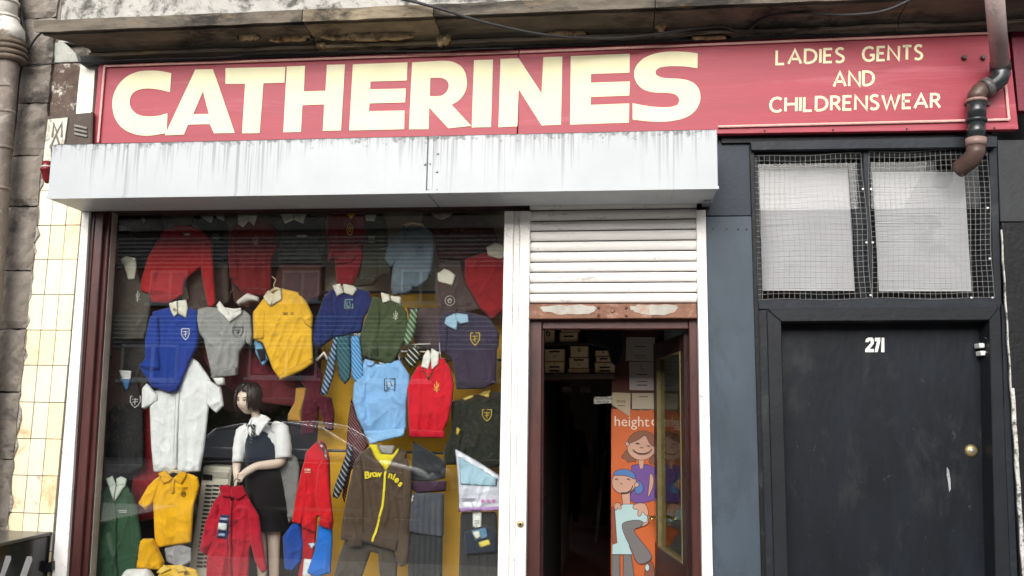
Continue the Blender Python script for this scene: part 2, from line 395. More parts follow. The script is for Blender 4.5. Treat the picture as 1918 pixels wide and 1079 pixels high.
# masonry core behind everything (keeps the room and the display dark and closed)
xl = U(-260, 500).x; xr = U(2250, 500).x; xwl = at('5', (237, 30), 0).x
xg0 = at('5', (325, 50), GLASS_Y).x; xg1 = U(946, 430, GLASS_Y).x
xd0 = U(1000, 700, .05).x; xd1 = U(1304, 700, .05).x
zbox = U(700, 365, -.37).z
zhead = U(700, 391, .05).z
zceil = zhead+.12
MB().box(xl, xg0-.19, .03, 9, -.1, 6.5).build('wall', stone_d, bld)
MB().box(xg0-.19, xd1+.02, .03, .45, zceil+.02, 6.5).build('wall', stone_d, bld)
MB().box(xd1+.14, xr, .32, 9, -.1, 6.5).build('wall', navy_d, bld)
MB().box(xg0-.19, xr, .45, 9.2, zceil+.62, 6.5).build('wall', stone_d, bld)
# upper render wall (above the cornice)
y0 = .0
for a, b, mm in ((-260, 112, stone_d), (113, 2250, render_w)):
    p = U(a, 40, -.02); q = U(b, 40, -.02)
    MB().box(p.x, q.x, -.02, .03, U(700, 60, 0).z, 6.5).build('wall_panel', mm, bld)
# left stone pier, block by block
jy = [-120, -40, 33, 120, 192, 290, 385, 506, 616, 735, 861, 990, 1120, 1260]
xe = U(70, 380, -.05).x
for i in range(len(jy)-1):
    zt = U(60, jy[i], -.05).z; zb = U(60, jy[i+1], -.05).z
    xs = [xl-.3, U(-55, 400, -.05).x, xe+.0] if i % 2 else [xl-.3, U(-25, 400, -.05).x, xe]
    for k in range(2):
        w = xs[k+1]-xs[k]
        mb = MB(); nx, nz = 10, 8; dpt = -.045-random.random()*.012
        vv = []; rnd = random.Random(i*7+k)
        for jz in range(nz+1):
            for ix in range(nx+1):
                u, v = ix/nx, jz/nz; e = min(u, 1-u, v, 1-v)
                vv.append((xs[k]+.004+(w-.008)*u + (rnd.uniform(-.006, .006) if u in (0, 1) else 0), dpt+(0.018 if e == 0 else 0)+rnd.uniform(-.005, .005), zb+.004+(zt-zb-.008)*v+(rnd.uniform(-.004, .004) if v in (0, 1) else 0)))
        ff = [(r*(nx+1)+c_, r*(nx+1)+c_+1, (r+1)*(nx+1)+c_+1, (r+1)*(nx+1)+c_) for r in range(nz) for c_ in range(nx)]
        k0 = len(vv); loop = list(range(nx+1)) + [(r+1)*(nx+1)+nx for r in range(nz)] + [nz*(nx+1)+c_ for c_ in range(nx-1, -1, -1)] + [r*(nx+1) for r in range(nz-1, 0, -1)]
        vv += [(vv[q][0], .03, vv[q][2]) for q in loop]; n_ = len(loop)
        ff += [(loop[(q+1) % n_], loop[q], k0+q, k0+(q+1) % n_) for q in range(n_)]
        mb.add(vv, ff); mb.build('stone_block', stone_d, bld, fix=False)
# cream tiles on the pier below the shutter box
xt0 = at('5', (105, 60), -.025).x; xt1 = at('5', (233, 60), -.025).x
ty = [330, 356, 422, 485.6, 551.7, 618.5, 684.6, 754, 822.6, 892, 963, 1034, 1106, 1178]
MB().box(xt0-.05, xt1+.01, -.016, .03, -.1, U(110, 330, 0).z).build('tile_bed', mortar, bld)
for i in range(len(ty)-1):
    zt = U(110, ty[i], -.025).z; zb = U(110, ty[i+1], -.025).z
    for k in range(3):
        w = (xt1-xt0)/3; j = random.uniform(-.0015, .0015)
        MB().box(xt0+k*w+.0022, xt0+(k+1)*w-.0022, -.026+j, -.015, zb+.0022, zt-.0022).build('tile', random.choice(tiles_), bld, bevel=.0012)
# chipped edge of render between the stone and the tiles
mb = MB(); rnd = random.Random(5)
zz = np.linspace(0, U(100, 300, 0).z, 60); loopf = [(xt0-.002, -.028, z) for z in zz]; loopb = [(xe+.004+rnd.uniform(-.02, .02), -.034+rnd.uniform(-.006, .006), z) for z in zz]
mb.add(loopf+loopb, [(i, i+60, i+61, i+1) for i in range(59)]); mb.build('render_edge', mat('chipped_render', (.36, .33, .29), .95, .35, 20, 1., 60, dirt=(.06, .05, .045), ds=14, da=.5), bld, fix=False)
# above the shutter box: bare bed, remains of tiles and the pier's upper stretch
slab('bare_patch', 'O', [(590, 700), (905, 690), (890, 1300), (540, 1330)], -.012, .04, mat('bare_bed', (.12, .085, .07), .95, .3, 14, 1., 45, dirt=(.6, .57, .5), ds=11, da=.45, dirt2=(.55, .52, .46), d2s=3.5, d2a=.28), bld)
slab('bare_patch', 'O', [(615, 480), (720, 480), (850, 600), (880, 690), (595, 700)], -.02, .04, mat('grey_patch', (.36, .37, .33), .9, .2, 9, .5, 50, dirt=(.5, .5, .47), ds=5, da=.5), bld)
for a, b in ((718, 1008), (1014, 1290)):
    slab('tile', 'O', [(903, a), (1072, a-8), (1050, b), (872, b)] if a < 900 else [(872, a), (1050, a-5), (1032, b-15), (850, b)], -.03, .03, tile_w, bld, bevel=.0015)

# cornice, built of blocks with open joints
def cprof(col):                                   # (y, z) from rows of the photo at column 500
    rows = [(-.30, -8), (-.375, 16), (-.385, 21), (-.385, 43), (-.35, 45), (-.345, 50), (-.29, 58), (-.21, 70), (-.165, 80), (-.155, 86), (-.165, 88), (-.16, 93), (-.10, 95), (-.095, 98), (-.075, 106), (-.04, 109)]
    pr = [(y, U(500, r, y).z) for y, r in rows][2:]; z = pr[0][1]
    return [(-.03, z+.05), (-.36, z+.012)]+pr
prof = cprof(500)
fine = []
for i in range(len(prof)-1):
    a, b = prof[i], prof[i+1]; L = math.hypot(b[0]-a[0], b[1]-a[1]); k = max(1, int(L/.022))
    fine += [(a[0]+(b[0]-a[0])*j/k, a[1]+(b[1]-a[1])*j/k) for j in range(k)]
fine.append(prof[-1])
cx0 = at('O', (385, 205), -.385).x
joints = [cx0] + [U(v, 75, -.16).x for v in (590, 826, 1224, 1684, 2240)]
def nz1(x, y): return float(vnoise(np.array([x]), np.array([y]))[0])
for i in range(5):
    a = joints[i]+(.003 if i else 0); b = joints[i+1]-.003; n = int((b-a)/.022); vv = []; m_ = len(fine)
    for k in range(n+1):
        x = a+(b-a)*k/n
        for (y, z) in fine:
            xx = x
            if i == 0: lim = cx0 + (y+.385)*1.05; xx = max(x, lim+ (x-cx0)*.0) if x < lim else x   # mitred return at the left end
            d = .010*(nz1(xx*7+40, z*12)-.5) + .006*(nz1(xx*31, z*50)-.5)
            chip = nz1(xx*3.1+3, z*5+9)
            if chip > .70 and -.3 < y < -.12: d += .03*(chip-.70)/.3
            vv.append((xx, y+d*(1.2 if y > -.3 else .7), z+.005*(nz1(xx*10, y*20+5)-.5)))
    ff = [(k*m_+j, (k+1)*m_+j, (k+1)*m_+j+1, k*m_+j+1) for k in range(n) for j in range(m_-1)]
    k0 = len(vv); ends = []
    for kk in (0, n): ends.append([kk*m_+j for j in range(m_)])
    for e_, fl in ((ends[0], 0), (ends[1], 1)):
        ib = len(vv); vv += [(vv[e_[0]][0], -.02, vv[e_[0]][2]), (vv[e_[-1]][0], -.02, vv[e_[-1]][2])]
        ff.append(tuple(e_+[ib+1, ib]) if not fl else tuple([ib, ib+1]+e_[::-1]))
    ff.append((0, k0, k0+2, n*m_)) 
    obj('cornice_block', vv, ff, stone_t if i == 1 else stone_c, bld)
# spalled faces on the cornice, where the raw stone shows
def spall(cx, cy, w, h, Yy, seed):
    rnd = random.Random(seed); n = 22; P = [(cx+w*.5*math.cos(k/n*6.283)*rnd.uniform(.7, 1.1), cy+h*.5*math.sin(k/n*6.283)*rnd.uniform(.65, 1.15)) for k in range(n)]
    eq = cy+.041*(cx-500); rw = [43, 50, 58, 70, 80, 93, 95]; yw = [-.385, -.345, -.29, -.21, -.165, -.16, -.10]; Yy = float(np.interp(eq, rw, yw))-.002
    o = cloth('spalled_patch', 'S', P, Yy, stone_raw, bld, T=.018, wr=.016, s=.012, round_=.02, smooth_it=1, seed=seed)
for q in ((465, 68, 52, 20, -.185, 1), (540, 70, 100, 20, -.17, 2), (690, 66, 210, 26, -.18, 3), (832, 70, 34, 40, -.175, 4), (1060, 62, 90, 14, -.175, 5), (1238, 48, 22, 26, -.19, 6), (1330, 70, 90, 12, -.15, 7), (600, 84, 24, 18, -.155, 8)): spall(*q)

slab('frieze_board', 'S', [(150, 104), (1892, 37), (1893, 54), (150, 120)], -.088, .06, mat('frieze_grey', (.045, .05, .046), .7, .35, 4, .3, 40, dirt=(.1, .1, .09), ds=5, da=.4, stretch=(.5, 1, 1.5)), bld, bevel=.004)
# painted piers and panels on the right
def panel(reg, poly, Y, th, mm, name='pier_panel', bevel=.002): return slab(name, reg, poly, Y, th, mm, bld, bevel)
panel('S', [(1337, 235), (1404, 235), (1408, 404), (1322, 404)], .0, .06, slate_d)
panel('S', [(1322, 406), (1408, 405), (1431, 1180), (1335, 1180)], -.008, .06, slate)
for q in ((85, 430), (146, 430), (197, 430), (236, 430)):
    c_ = at('M', q, -.01); MB().bar(c_, c_+Vector((0, -.003, 0)), .005, 8).build('screw', navy_d, bld)
panel('S', [(1350, 246), (1860, 236), (1860, 262), (1352, 268)], -.02, .08, navy_d, 'lintel')
panel('S', [(1406, 265), (1868, 255), (1868, 275), (1408, 281)], -.05, .10, navy, 'lintel')
panel('S', [(1404, 268), (1412, 268), (1437, 1180), (1429, 1180)], -.02, .06, navy_d, 'edge_strip')
panel('N', [(243, 10), (283, 8), (318, 1300), (268, 1300)], .005, .1, navy, 'jamb')
panel('M', [(262, 60), (284, 60), (305, 748), (282, 748)], .0, .12, navy, 'jamb')
panel('M', [(1322, 40), (1360, 40), (1398, 1300), (1350, 760)], .0, .3, navy, 'jamb')
panel('N', [(1190, 20), (1215, 20), (1270, 1300), (1240, 1300)], .0, .3, navy, 'jamb')
panel('S', [(1868, 262), (1960, 262), (1960, 415), (1874, 415)], -.01, .12, mat('neighbour_slate', (.018, .02, .023), .55, .3, 4, .2, 40), 'pier_panel')
panel('S', [(1876, 417), (1990, 415), (2010, 1180), (1916, 1180)], -.02, .12, navy_d)
# chipped white edge of the neighbouring pier
mb = MB(); rnd = random.Random(9); n = 60
for k in range(n):
    y1 = 430+k*11; y2 = y1+11; xa = 1874+(y1-415)*.0615
    wd = 2.2 if y1 < 720 else 7.0
    j = .8*math.sin(k*.9)
    P = [U(xa+j, y1, -.03), U(xa+wd+j*.5, y1, -.03), U(xa+.7+wd+.4*math.sin((k+1)*.9), y2, -.03), U(xa+.7+.8*math.sin((k+1)*.9), y2, -.03)]
    mb.prism(P, [p+Vector((0, .012, 0)) for p in P])
mb.build('chipped_edge', mat('chipped_white', (.5, .49, .46), .9, .3, 30, .6, 90, dirt=(.08, .08, .08), ds=30, da=.55), bld, kind='stuff')
# neighbour's dark red fascia
nb = tag(slab('neighbour_fascia', 'S', [(1893, 48), (1990, 44), (2000, 205), (1908, 207)], -.03, .07, mat('neighbour_red', (.16, .012, .03), .45, .2, 4)), 'dark red end of the next shop fascia at the right edge', 'sign board')

# ================================================================== fascia sign
sign_red = mat('sign_red', (.32, .034, .056), .5, .12, 3.5, .12, 30, spec=.45, dirt=(.38, .07, .098), ds=2.2, da=.45, dirt2=(.3, .03, .045), d2s=22, d2a=.26, stretch=(.3, 1, 3.4))
sign_cream = mat('sign_cream', (.76, .72, .47), .6, .06, 5, .1, 50, dirt=(.7, .66, .52), ds=2.0, da=.4)
bead_m = mat('bead_pink', (.72, .42, .38), .5, .15, 20, .1, 40)
SY = -.07
sg = thing('fascia_sign', 'long red painted fascia board reading CATHERINES in big cream capitals', 'sign', U(1000, 180, SY))
slab('board_panel', 'S', [(185, 119), (971, 92), (968, 256), (172, 269)], SY, .045, sign_red, sg, bevel=.002)
slab('board_panel', 'S', [(973, 92), (1887, 53), (1908, 242), (970, 256)], SY-.002, .045, sign_red, sg, bevel=.002)
def beading(a, b, reg, w=5.):
    P = at(reg, a, SY-.012); Q = at(reg, b, SY-.012); MB().tube([P, Q], .0075, 6).build('beading', bead_m, sg)
beading((196, 124), (971, 98), 'S'); beading((974, 98), (1852, 62), 'S'); beading((196, 124), (184, 267), 'S')
beading((1400, 236), (1890, 224), 'S'); beading((1400, 236), (1345, 237.5), 'S'); beading((1874, 62), (1890, 224), 'S')
for q in (205, 330, 450, 580, 640, 760, 850, 965, 978, 1100, 1170, 1290, 1443, 1560, 1686, 1800, 1874):
    yy = 119-(q-185)*.0388+3.2
    c_ = U(q, yy, SY); MB().bar(c_, c_+Vector((0, -.004, 0)), .006, 8).build('screw', navy_d, sg)
for q in (1432, 1560, 1698, 1862):
    c_ = U(q, 245.5-(q-1432)*.012, SY); MB().bar(c_, c_+Vector((0, -.004, 0)), .006, 8).build('screw', navy_d, sg)
def smooth_loop(P): return chaikin(P, 2)
BIG = [
 ('1', [[(825,352),(770,341),(710,339),(660,345),(610,366),(570,405),(545,455),(539,505),(548,560),(575,606),(615,635),(665,651),(715,654),(760,648),(803,640),(806,545),(770,556),(730,561),(690,560),(655,548),(632,525),(623,496),(628,465),(645,442),(675,429),(710,425),(760,430),(818,443)]], 0),
 ('1', [[(940,335),(1025,333),(1130,640),(1030,642),(1010,598),(905,600),(885,648),(793,651)], [(977,440),(930,550),(1005,548)]], 0),
 ('1', [[(1085,328),(1374,322),(1369,398),(1268,401),(1250,641),(1165,642),(1180,403),(1085,404)]], 0),
 ('2', [[(147,320),(235,317),(229,440),(333,437),(340,312),(427,310),(408,628),(320,630),(327,503),(222,507),(215,635),(130,637)]], 0),
 ('2', [[(465,310),(728,300),(725,388),(550,393),(548,430),(720,426),(717,493),(545,498),(542,535),(714,532),(712,622),(447,628)]], 0),
 ('2', [[(750,300),(850,295),(905,292),(945,296),(985,315),(1008,350),(1015,395),(1010,435),(990,470),(965,492),(940,504),(1035,606),(925,618),(832,518),(830,622),(735,623)], [(838,375),(835,463),(870,464),(895,460),(915,445),(927,420),(925,398),(912,382),(890,374)]], 0),
 ('2', [[(1048,290),(1140,287),(1130,612),(1037,614)]], 0),
 ('3', [[(-58,284),(30,280),(140,450),(148,275),(240,272),(233,600),(140,604),(30,430),(23,608),(-68,613)]], 0),
 ('3', [[(280,270),(565,258),(563,350),(378,356),(377,398),(565,392),(562,460),(377,467),(376,505),(562,498),(560,590),(277,600)]], 0),
 ('3', [[(892,257),(840,250),(780,247),(725,250),(675,260),(630,280),(600,308),(585,340),(586,375),(602,408),(632,433),(680,446),(740,446),(780,451),(800,468),(803,488),(793,506),(765,515),(720,517),(660,512),(615,505),(578,496),(578,575),(630,582),(690,587),(750,585),(810,575),(855,556),(888,525),(905,482),(903,440),(885,408),(850,387),(800,378),(740,377),(708,371),(690,358),(688,343),(700,328),(730,320),(780,318),(835,320),(890,328)]], 0)]
for reg, loops, _ in BIG:
    mb = MB(); letter_poly(mb, [[at(reg, p, SY-.0036) for p in soft_curve(l)] for l in loops], .0012); mb.build('letter', sign_cream, sg, fix=True)
FONT = {'L': (.52, [[(0,1),(0,0),(.5,0)]]), 'A': (.82, [[(0,0),(.41,1),(.82,0)],[(.15,.33),(.67,.33)]]), 'D': (.74, [[(0,.02),(0,.98),(.3,.98),(.52,.9),(.68,.72),(.72,.5),(.68,.28),(.52,.1),(.3,.02),(0,.02)]]),
 'I': (.0, [[(0,0),(0,1)]]), 'E': (.5, [[(.5,.98),(0,.98),(0,.02),(.5,.02)],[(0,.52),(.42,.52)]]), 'S': (.52, [[(.48,.9),(.34,1),(.18,1),(.05,.9),(.02,.76),(.1,.62),(.3,.5),(.46,.38),(.5,.24),(.44,.08),(.28,0),(.12,.01),(0,.1)]]),
 'G': (.78, [[(.72,.85),(.6,.96),(.42,1),(.2,.94),(.05,.76),(0,.5),(.06,.24),(.22,.06),(.44,0),(.64,.06),(.74,.14),(.74,.42),(.48,.42)]]), 'N': (.74, [[(0,0),(0,1),(.74,0),(.74,1)]]), 'T': (.62, [[(0,.98),(.62,.98)],[(.31,.98),(.31,0)]]),
 'C': (.74, [[(.72,.86),(.58,.97),(.42,1),(.2,.93),(.05,.75),(0,.5),(.05,.25),(.2,.07),(.42,0),(.58,.03),(.72,.14)]]), 'H': (.7, [[(0,0),(0,1)],[(.7,0),(.7,1)],[(0,.52),(.7,.52)]]), 'R': (.56, [[(0,0),(0,.98),(.28,.98),(.46,.9),(.5,.74),(.44,.58),(.26,.5),(0,.5)],[(.24,.5),(.58,0)]]),
 'W': (1.1, [[(0,1),(.28,0),(.55,.95),(.82,0),(1.1,1)]])}
def sign_text(word, reg, a, b, caph):              # baseline from a to b (zoom pixels)
    cw = sum(FONT[c][0] for c in word) + .26*(len(word)-1); L = math.hypot(b[0]-a[0], b[1]-a[1]); sc = L/cw
    ux, uy = (b[0]-a[0])/L, (b[1]-a[1])/L; x = 0
    for c in word:
        w, st = FONT[c]; mb = MB()
        for s_ in st:
            ribbon(mb, [at(reg, (a[0]+ux*(x+p[0])*sc+(.02*p[1])*caph, a[1]+uy*(x+p[0])*sc-p[1]*caph), SY-.0042) for p in s_], .0145, .0015)
        mb.build('letter', sign_cream, sg, fix=True); x += w+.26
sign_text('LADIES', '4', (140, 309), (464, 298), 66); sign_text('GENTS', '4', (556, 294), (841, 284), 66)
sign_text('AND', '4', (416, 416), (608, 410), 68); sign_text('CHILDRENSWEAR', '4', (110, 538), (925, 517), 66)

# ================================================================== old enamel box and small lamp at the end of the fascia
ob = thing('old_projecting_sign', 'rusty old sign case with peeling white M plate beside the red fascia', 'sign', at('K', (520, 600), -.1))
brown_m = mat('rusty_brown', (.075, .055, .045), .7, .25, 12, .4, 60)
slab('case', 'K', [(262, 285), (805, 240), (790, 600), (775, 640), (240, 800)], -.09, .09, brown_m, ob, bevel=.004)
slab('white_plate', 'K', [(300, 322), (520, 300), (478, 610), (330, 640), (330, 800), (245, 790), (262, 620)], -.10, .009, mat('flaking_white', (.6, .58, .5), .8, .15, 16, .5, 60, dirt=(.3, .27, .22), ds=14, da=.45), ob)
mb = MB()
for st in ([(345, 520), (362, 370), (398, 470), (452, 362), (450, 520)], [(320, 640), (388, 490), (425, 610)]):
    ribbon(mb, [at('K', p, -.104) for p in st], .013, .004)
mb.build('letter', mat('faded_grey', (.16, .15, .13), .8), ob)
for k in range(3): slab('badge_bar', 'K', [(592, 376+k*45), (735, 408+k*45), (735, 432+k*45), (590, 402+k*45)], -.1, .012, mat('dull_steel', (.2, .19, .17), .5, .3, 20), ob, bevel=.002)
MB().bar(at('K', (797, 240), -.1), at('K', (785, 625), -.1), .008, 6).build('edge_bar', brown_m, ob)
al = thing('alarm_lamp', 'small dark red alarm lamp behind the left end of the white shutter box', 'lamp', at('K', (260, 1000), -.1))
mb = MB(); c0 = at('K', (290, 800), -.12); c1 = at('K', (290, 1040), -.12)
rr = [(0, .028), (.2, .034), (.3, .034), (.32, .041), (.42, .041), (.44, .034), (.8, .026), (1, .008)]
mb.tube([c0.lerp(c1, t) for t, _ in rr], [r for _, r in rr], 16); mb.build('lens', mat('dark_red_glass', (.16, .01, .014), .25, .2, 10), al, True)
MB().tube([c0.lerp(c1, .22), c0.lerp(c1, .29)], .037, 16).build('collar', mat('pale_rubber', (.5, .42, .4), .5), al, True)

# ================================================================== shutter box
box_m = mat('box_white', (.4, .425, .445), .42, .05, 4, .04, 30, spec=.45)
def grime(m_, ztop):                                # rain streaks that run down from the top edge
    n = m_.node_tree; b = n.nodes['Principled BSDF']; src = b.inputs['Base Color'].links[0].from_socket
    ge = n.nodes.new('ShaderNodeNewGeometry'); se = n.nodes.new('ShaderNodeSeparateXYZ'); n.links.new(ge.outputs['Position'], se.inputs[0])
    def noise(scale, sx, sz, det=4):
        mp = n.nodes.new('ShaderNodeMapping'); mp.inputs['Scale'].default_value = (sx, 1, sz); n.links.new(ge.outputs['Position'], mp.inputs[0])
        q = n.nodes.new('ShaderNodeTexNoise'); q.inputs['Scale'].default_value = scale; q.inputs['Detail'].default_value = det; n.links.new(mp.outputs[0], q.inputs['Vector']); return q.outputs[0]
    def math_(op, a, b_=None, clamp=False):
        q = n.nodes.new('ShaderNodeMath'); q.operation = op; q.use_clamp = clamp
        for i, z in enumerate((a, b_)):
            if z is None: continue
            if isinstance(z, (int, float)): q.inputs[i].default_value = z
            else: n.links.new(z, q.inputs[i])
        return q.outputs[0]
    dz = math_('SUBTRACT', ztop, se.outputs['Z'])
    L = math_('ADD', math_('MULTIPLY', math_('POWER', noise(1, 26, .4, 3), 2.6), math_('MULTIPLY', math_('POWER', noise(1, 2.6, .3, 3), 3.4), 9.5)), .015)
    thin = math_('MULTIPLY', math_('SUBTRACT', noise(1, 75, 1.0, 2), .47), 7., True)
    st = math_('MULTIPLY', thin, math_('SUBTRACT', 1., math_('DIVIDE', dz, L), True))
    blot = math_('MULTIPLY', math_('SUBTRACT', noise(1, 30, 34, 8), math_('ADD', math_('MULTIPLY', dz, 4.5), .41)), 6., True)
    lone = math_('MULTIPLY', math_('MULTIPLY', math_('SUBTRACT', noise(1, 9, .12, 1), .70), 7., True), math_('MULTIPLY', math_('SUBTRACT', .36, dz), 2., True))
    haze = math_('MULTIPLY', math_('SUBTRACT', noise(1, 2.0, 1.5, 5), .5), .6, True)
    fac = math_('MINIMUM', math_('ADD', math_('ADD', math_('MULTIPLY', st, .5), math_('MULTIPLY', blot, .75)), math_('ADD', math_('MULTIPLY', lone, .4), math_('MULTIPLY', haze, .6))), .85)
    mx = n.nodes.new('ShaderNodeMix'); mx.data_type = 'RGBA'; n.links.new(fac, mx.inputs['Factor']); n.links.new(src, mx.inputs['A']); mx.inputs['B'].default_value = (.07, .075, .08, 1)
    n.links.new(mx.outputs['Result'], b.inputs['Base Color'])
BY = -.37
bxo = thing('shutter_box', 'long white metal roller shutter housing streaked with grime under the red fascia', 'shutter box', U(720, 360, -.2))
ztl = U(97, 276, BY); ztr = U(1343, 238, BY); zbl = U(91, 372, BY); zbr = U(1343, 353, BY)
grime(box_m, (ztl.z+ztr.z)/2)
xm = U(801, 300, BY).x; zt = (ztl.z+ztr.z)/2; zb = (zbl.z+zbr.z)/2
for a, b, e in ((ztl.x, xm-.003, 0.), (xm+.003, ztr.x, .002)):
    bm_ = MB().box(a, b, BY-e, -.03, zb, zt); bm_.build('casing', box_m, bxo, bevel=.004)
MB().box(xm-.0029, xm+.0029, BY+.006, BY+.01, zb+.003, zt-.003).build('seam_strip', navy_d, bxo)
MB().box(xm+.004, xm+.032, BY-.0055, BY-.003, zb+.003, zt-.003).build('seam_strip', box_m, bxo)
MB().box(ztl.x+.01, ztr.x-.01, BY+.012, -.035, zt-.001, zt+.006).build('bounce_absorber', mat('absorber_dark', (.06, .058, .055), .95, .3, 6, .5, 60), bxo)  # unseen dark plate, added to cut light bouncing up onto the fascia
MB().box(ztl.x-.003, ztr.x+.003, BY-.008, BY-.0045, zb-.004, zb+.012).build('drip_edge', box_m, bxo)
for q in ((870, 660), (874, 740), (870, 827), (870, 915), (836, 790), (812, 791), (828, 915)):
    c_ = at('2', q, BY-.004); MB().tube([c_, c_+Vector((0, -.003, 0)), c_+Vector((0, -.005, 0))], [.007, .006, .002], 8).build('rivet', mat('zinc', (.35, .35, .36), .4, .2, 40, metal=.6), bxo, True)
pv_ = U(1332, 378, -.05); MB().box(pv_.x-.05, pv_.x+.0, -.12, .0, pv_.z-.02, pv_.z+.01).build('bracket', mat('zinc', (.35, .35, .36)), bxo, bevel=.003)

# ================================================================== white timber strip, maroon window frame, post, panes
chip_white = mat('chipped_white_paint', (.78, .77, .74), .5, .06, 6, .12, 60, dirt=(.22, .13, .08), ds=38, da=.31, dirt2=(.5, .48, .44), d2s=5, d2a=.28)
maroon = mat('maroon_paint', (.062, .017, .015), .38, .3, 6, .15, 45, spec=.5, dirt=(.03, .008, .008), ds=4, da=.4, stretch=(2, 2, .4))
maroon_d = mat('dark_maroon', (.035, .009, .009), .4, .3, 6, .15, 45)
sw = thing('shop_window', 'tall plate glass shop window in maroon timber frame full of school clothes', 'shop window', U(550, 1100, .05))
slab('white_strip', '5', [(237, 25), (258, 25), (184, 1200), (140, 1200)], -.03, .06, chip_white, sw, bevel=.002)
slab('frame_stile', '5', [(258, 25), (275, 25), (186, 1300), (162, 1300)], -.008, .08, maroon_d, sw, bevel=.003)
slab('frame_stile', '5', [(275, 25), (300, 25), (215, 1300), (186, 1300)], .0, .08, maroon, sw, bevel=.004)
slab('frame_stile', '5', [(300, 25), (318, 25), (238, 1300), (215, 1300)], .03, .08, maroon, sw, bevel=.004)
slab('frame_bead', '5', [(318, 25), (326, 25), (247, 1300), (238, 1300)], .055, .06, mat('beige_bead', (.42, .36, .3), .6, .2, 9), sw)
pp = U(946, 700, GLASS_Y); 
zsill = .5
MB().box(xg0-.25, pp.x+.05, GLASS_Y-.004, GLASS_Y+.004, zsill-.02, zhead+.1).build('pane', glass_mat('shop_glass'), sw)
MB().box(xg0-.25, pp.x+.05, .03, .14, .3, zsill-.03).build('sill', maroon, sw, bevel=.006)
MB().box(xg0-.25, pp.x+.05, .02, .14, .1, .295).build('stall_riser', maroon_d, sw, bevel=.004)
MB().box(xg0-.25, xd1+.02, .02, .16, zhead, zceil+.1).build('head_rail', maroon_d, sw, bevel=.004)
for a, b, yy in (((945, 962), (930, 951), -.005), ((962.6, 974), (951.6, 962), .008), ((974.5, 993), (962.6, 983), -.012)):
    slab('post', 'S', [(a[0], 395), (a[1], 395), (b[1], 1180), (b[0], 1180)], yy, .1, chip_white, sw, bevel=.003)
c_ = U(975, 982, -.012); MB().tube([c_, c_+Vector((0, -.006, 0)), c_+Vector((0, -.008, 0))], [.02, .018, .013], 14).build('lock_rose', mat('brass_dull', (.4, .3, .15), .4, .2, 20, metal=.7), sw, True)
MB().bar(c_+Vector((0, -.006, 0)), c_+Vector((0, -.0095, 0)), .008, 10).build('keyhole', navy_d, sw)

# ================================================================== roller shutter, half raised over the doorway
rs = thing('roller_shutter', 'half raised white slatted roller shutter with rusty bottom rail over the doorway', 'roller shutter', U(1147, 598, .02))
slat_m = mat('slat_white', (.84, .82, .79), .45, .07, 5, .06, 40, dirt=(.25, .23, .21), ds=9, da=.26, dirt2=(.12, .1, .09), d2s=42, d2a=.22, stretch=(.5, 1, 1.4))
ly = [(42, 30), (100, 85), (152, 140), (207, 197), (262, 253), (317, 310), (370, 366), (427, 421), (482, 478), (537, 535)]
ly = [(-12, -24)] + ly
for i in range(len(ly)-1):
    n = 7; vv = []; 
    for k in range(n+1):
        t = k/n; yy = .03 - .014*math.sin(math.pi*min(1, t*1.02))**.7
        for xx, j in ((178, 0), (1064, 1)):
            a = ly[i][j]+(ly[i+1][j]-ly[i][j])*(.05+.88*t); p = at('Q', (xx, a), .03); vv.append((p.x, yy, p.z))
    m2 = len(vv); vv += [(x, .042, z) for x, y, z in vv]
    ff = [(2*k, 2*k+1, 2*k+3, 2*k+2) for k in range(n)] + [(m2+2*k+2, m2+2*k+3, m2+2*k+1, m2+2*k) for k in range(n)]
    ff += [(0, m2, m2+1, 1), (2*n, 2*n+1, m2+2*n+1, m2+2*n)]
    obj('slat', vv, ff, slat_m, rs, True)
p0 = at('Q', (178, 0), .05); p1 = at('Q', (1064, 540), .05); MB().box(p0.x, p1.x, .043, .05, p1.z, p0.z+.1).build('slat_backing', navy_d, rs)
rust = mat('rust', (.21, .105, .07), .85, .3, 9, .5, 50, dirt=(.36, .23, .17), ds=6, da=.45, dirt2=(.12, .05, .03), d2s=11, d2a=.35)
slab('bottom_rail', 'Q', [(170, 538), (1064, 536), (1068, 612), (172, 617)], -.004, .05, rust, rs, bevel=.003)
for P in ([(228, 548), (400, 543), (520, 545), (535, 565), (500, 590), (420, 597), (300, 590), (240, 572)], [(700, 545), (850, 542), (972, 545), (960, 575), (900, 597), (800, 597), (725, 580)]):
    rj = random.Random(int(P[0][0])); q = chaikin(P, 2); q = [(a+rj.uniform(-4, 4), b+rj.uniform(-5, 4)) for a, b in q]; f_ = [at('Q', p, -.007) for p in q]; MB().prism(f_, [p+Vector((0, .004, 0)) for p in f_]).build('bare_patch', mat('bare_zinc', (.36, .34, .3), .5, .2, 14, .1, 40, dirt=(.36, .24, .17), ds=12, da=.5), rs)
for q in ((543, 558), (690, 558), (543, 600), (690, 600)):
    c_ = at('Q', q, -.005); MB().tube([c_, c_+Vector((0, -.005, 0)), c_+Vector((0, -.007, 0))], [.009, .008, .003], 8).build('bolt', mat('dark_rust', (.09, .04, .03), .8), rs, True)
c_ = at('Q', (617, 572), -.005); MB().tube([c_, c_+Vector((0, -.006, 0)), c_+Vector((0, -.0065, 0))], [.014, .013, .006], 12).build('lock_rose', rust, rs, True)
slab('guide_rail', 'Q', [(1064, 38), (1113, 36), (1160, 2400), (1102, 2400)], -.025, .06, chip_white, rs, bevel=.003)

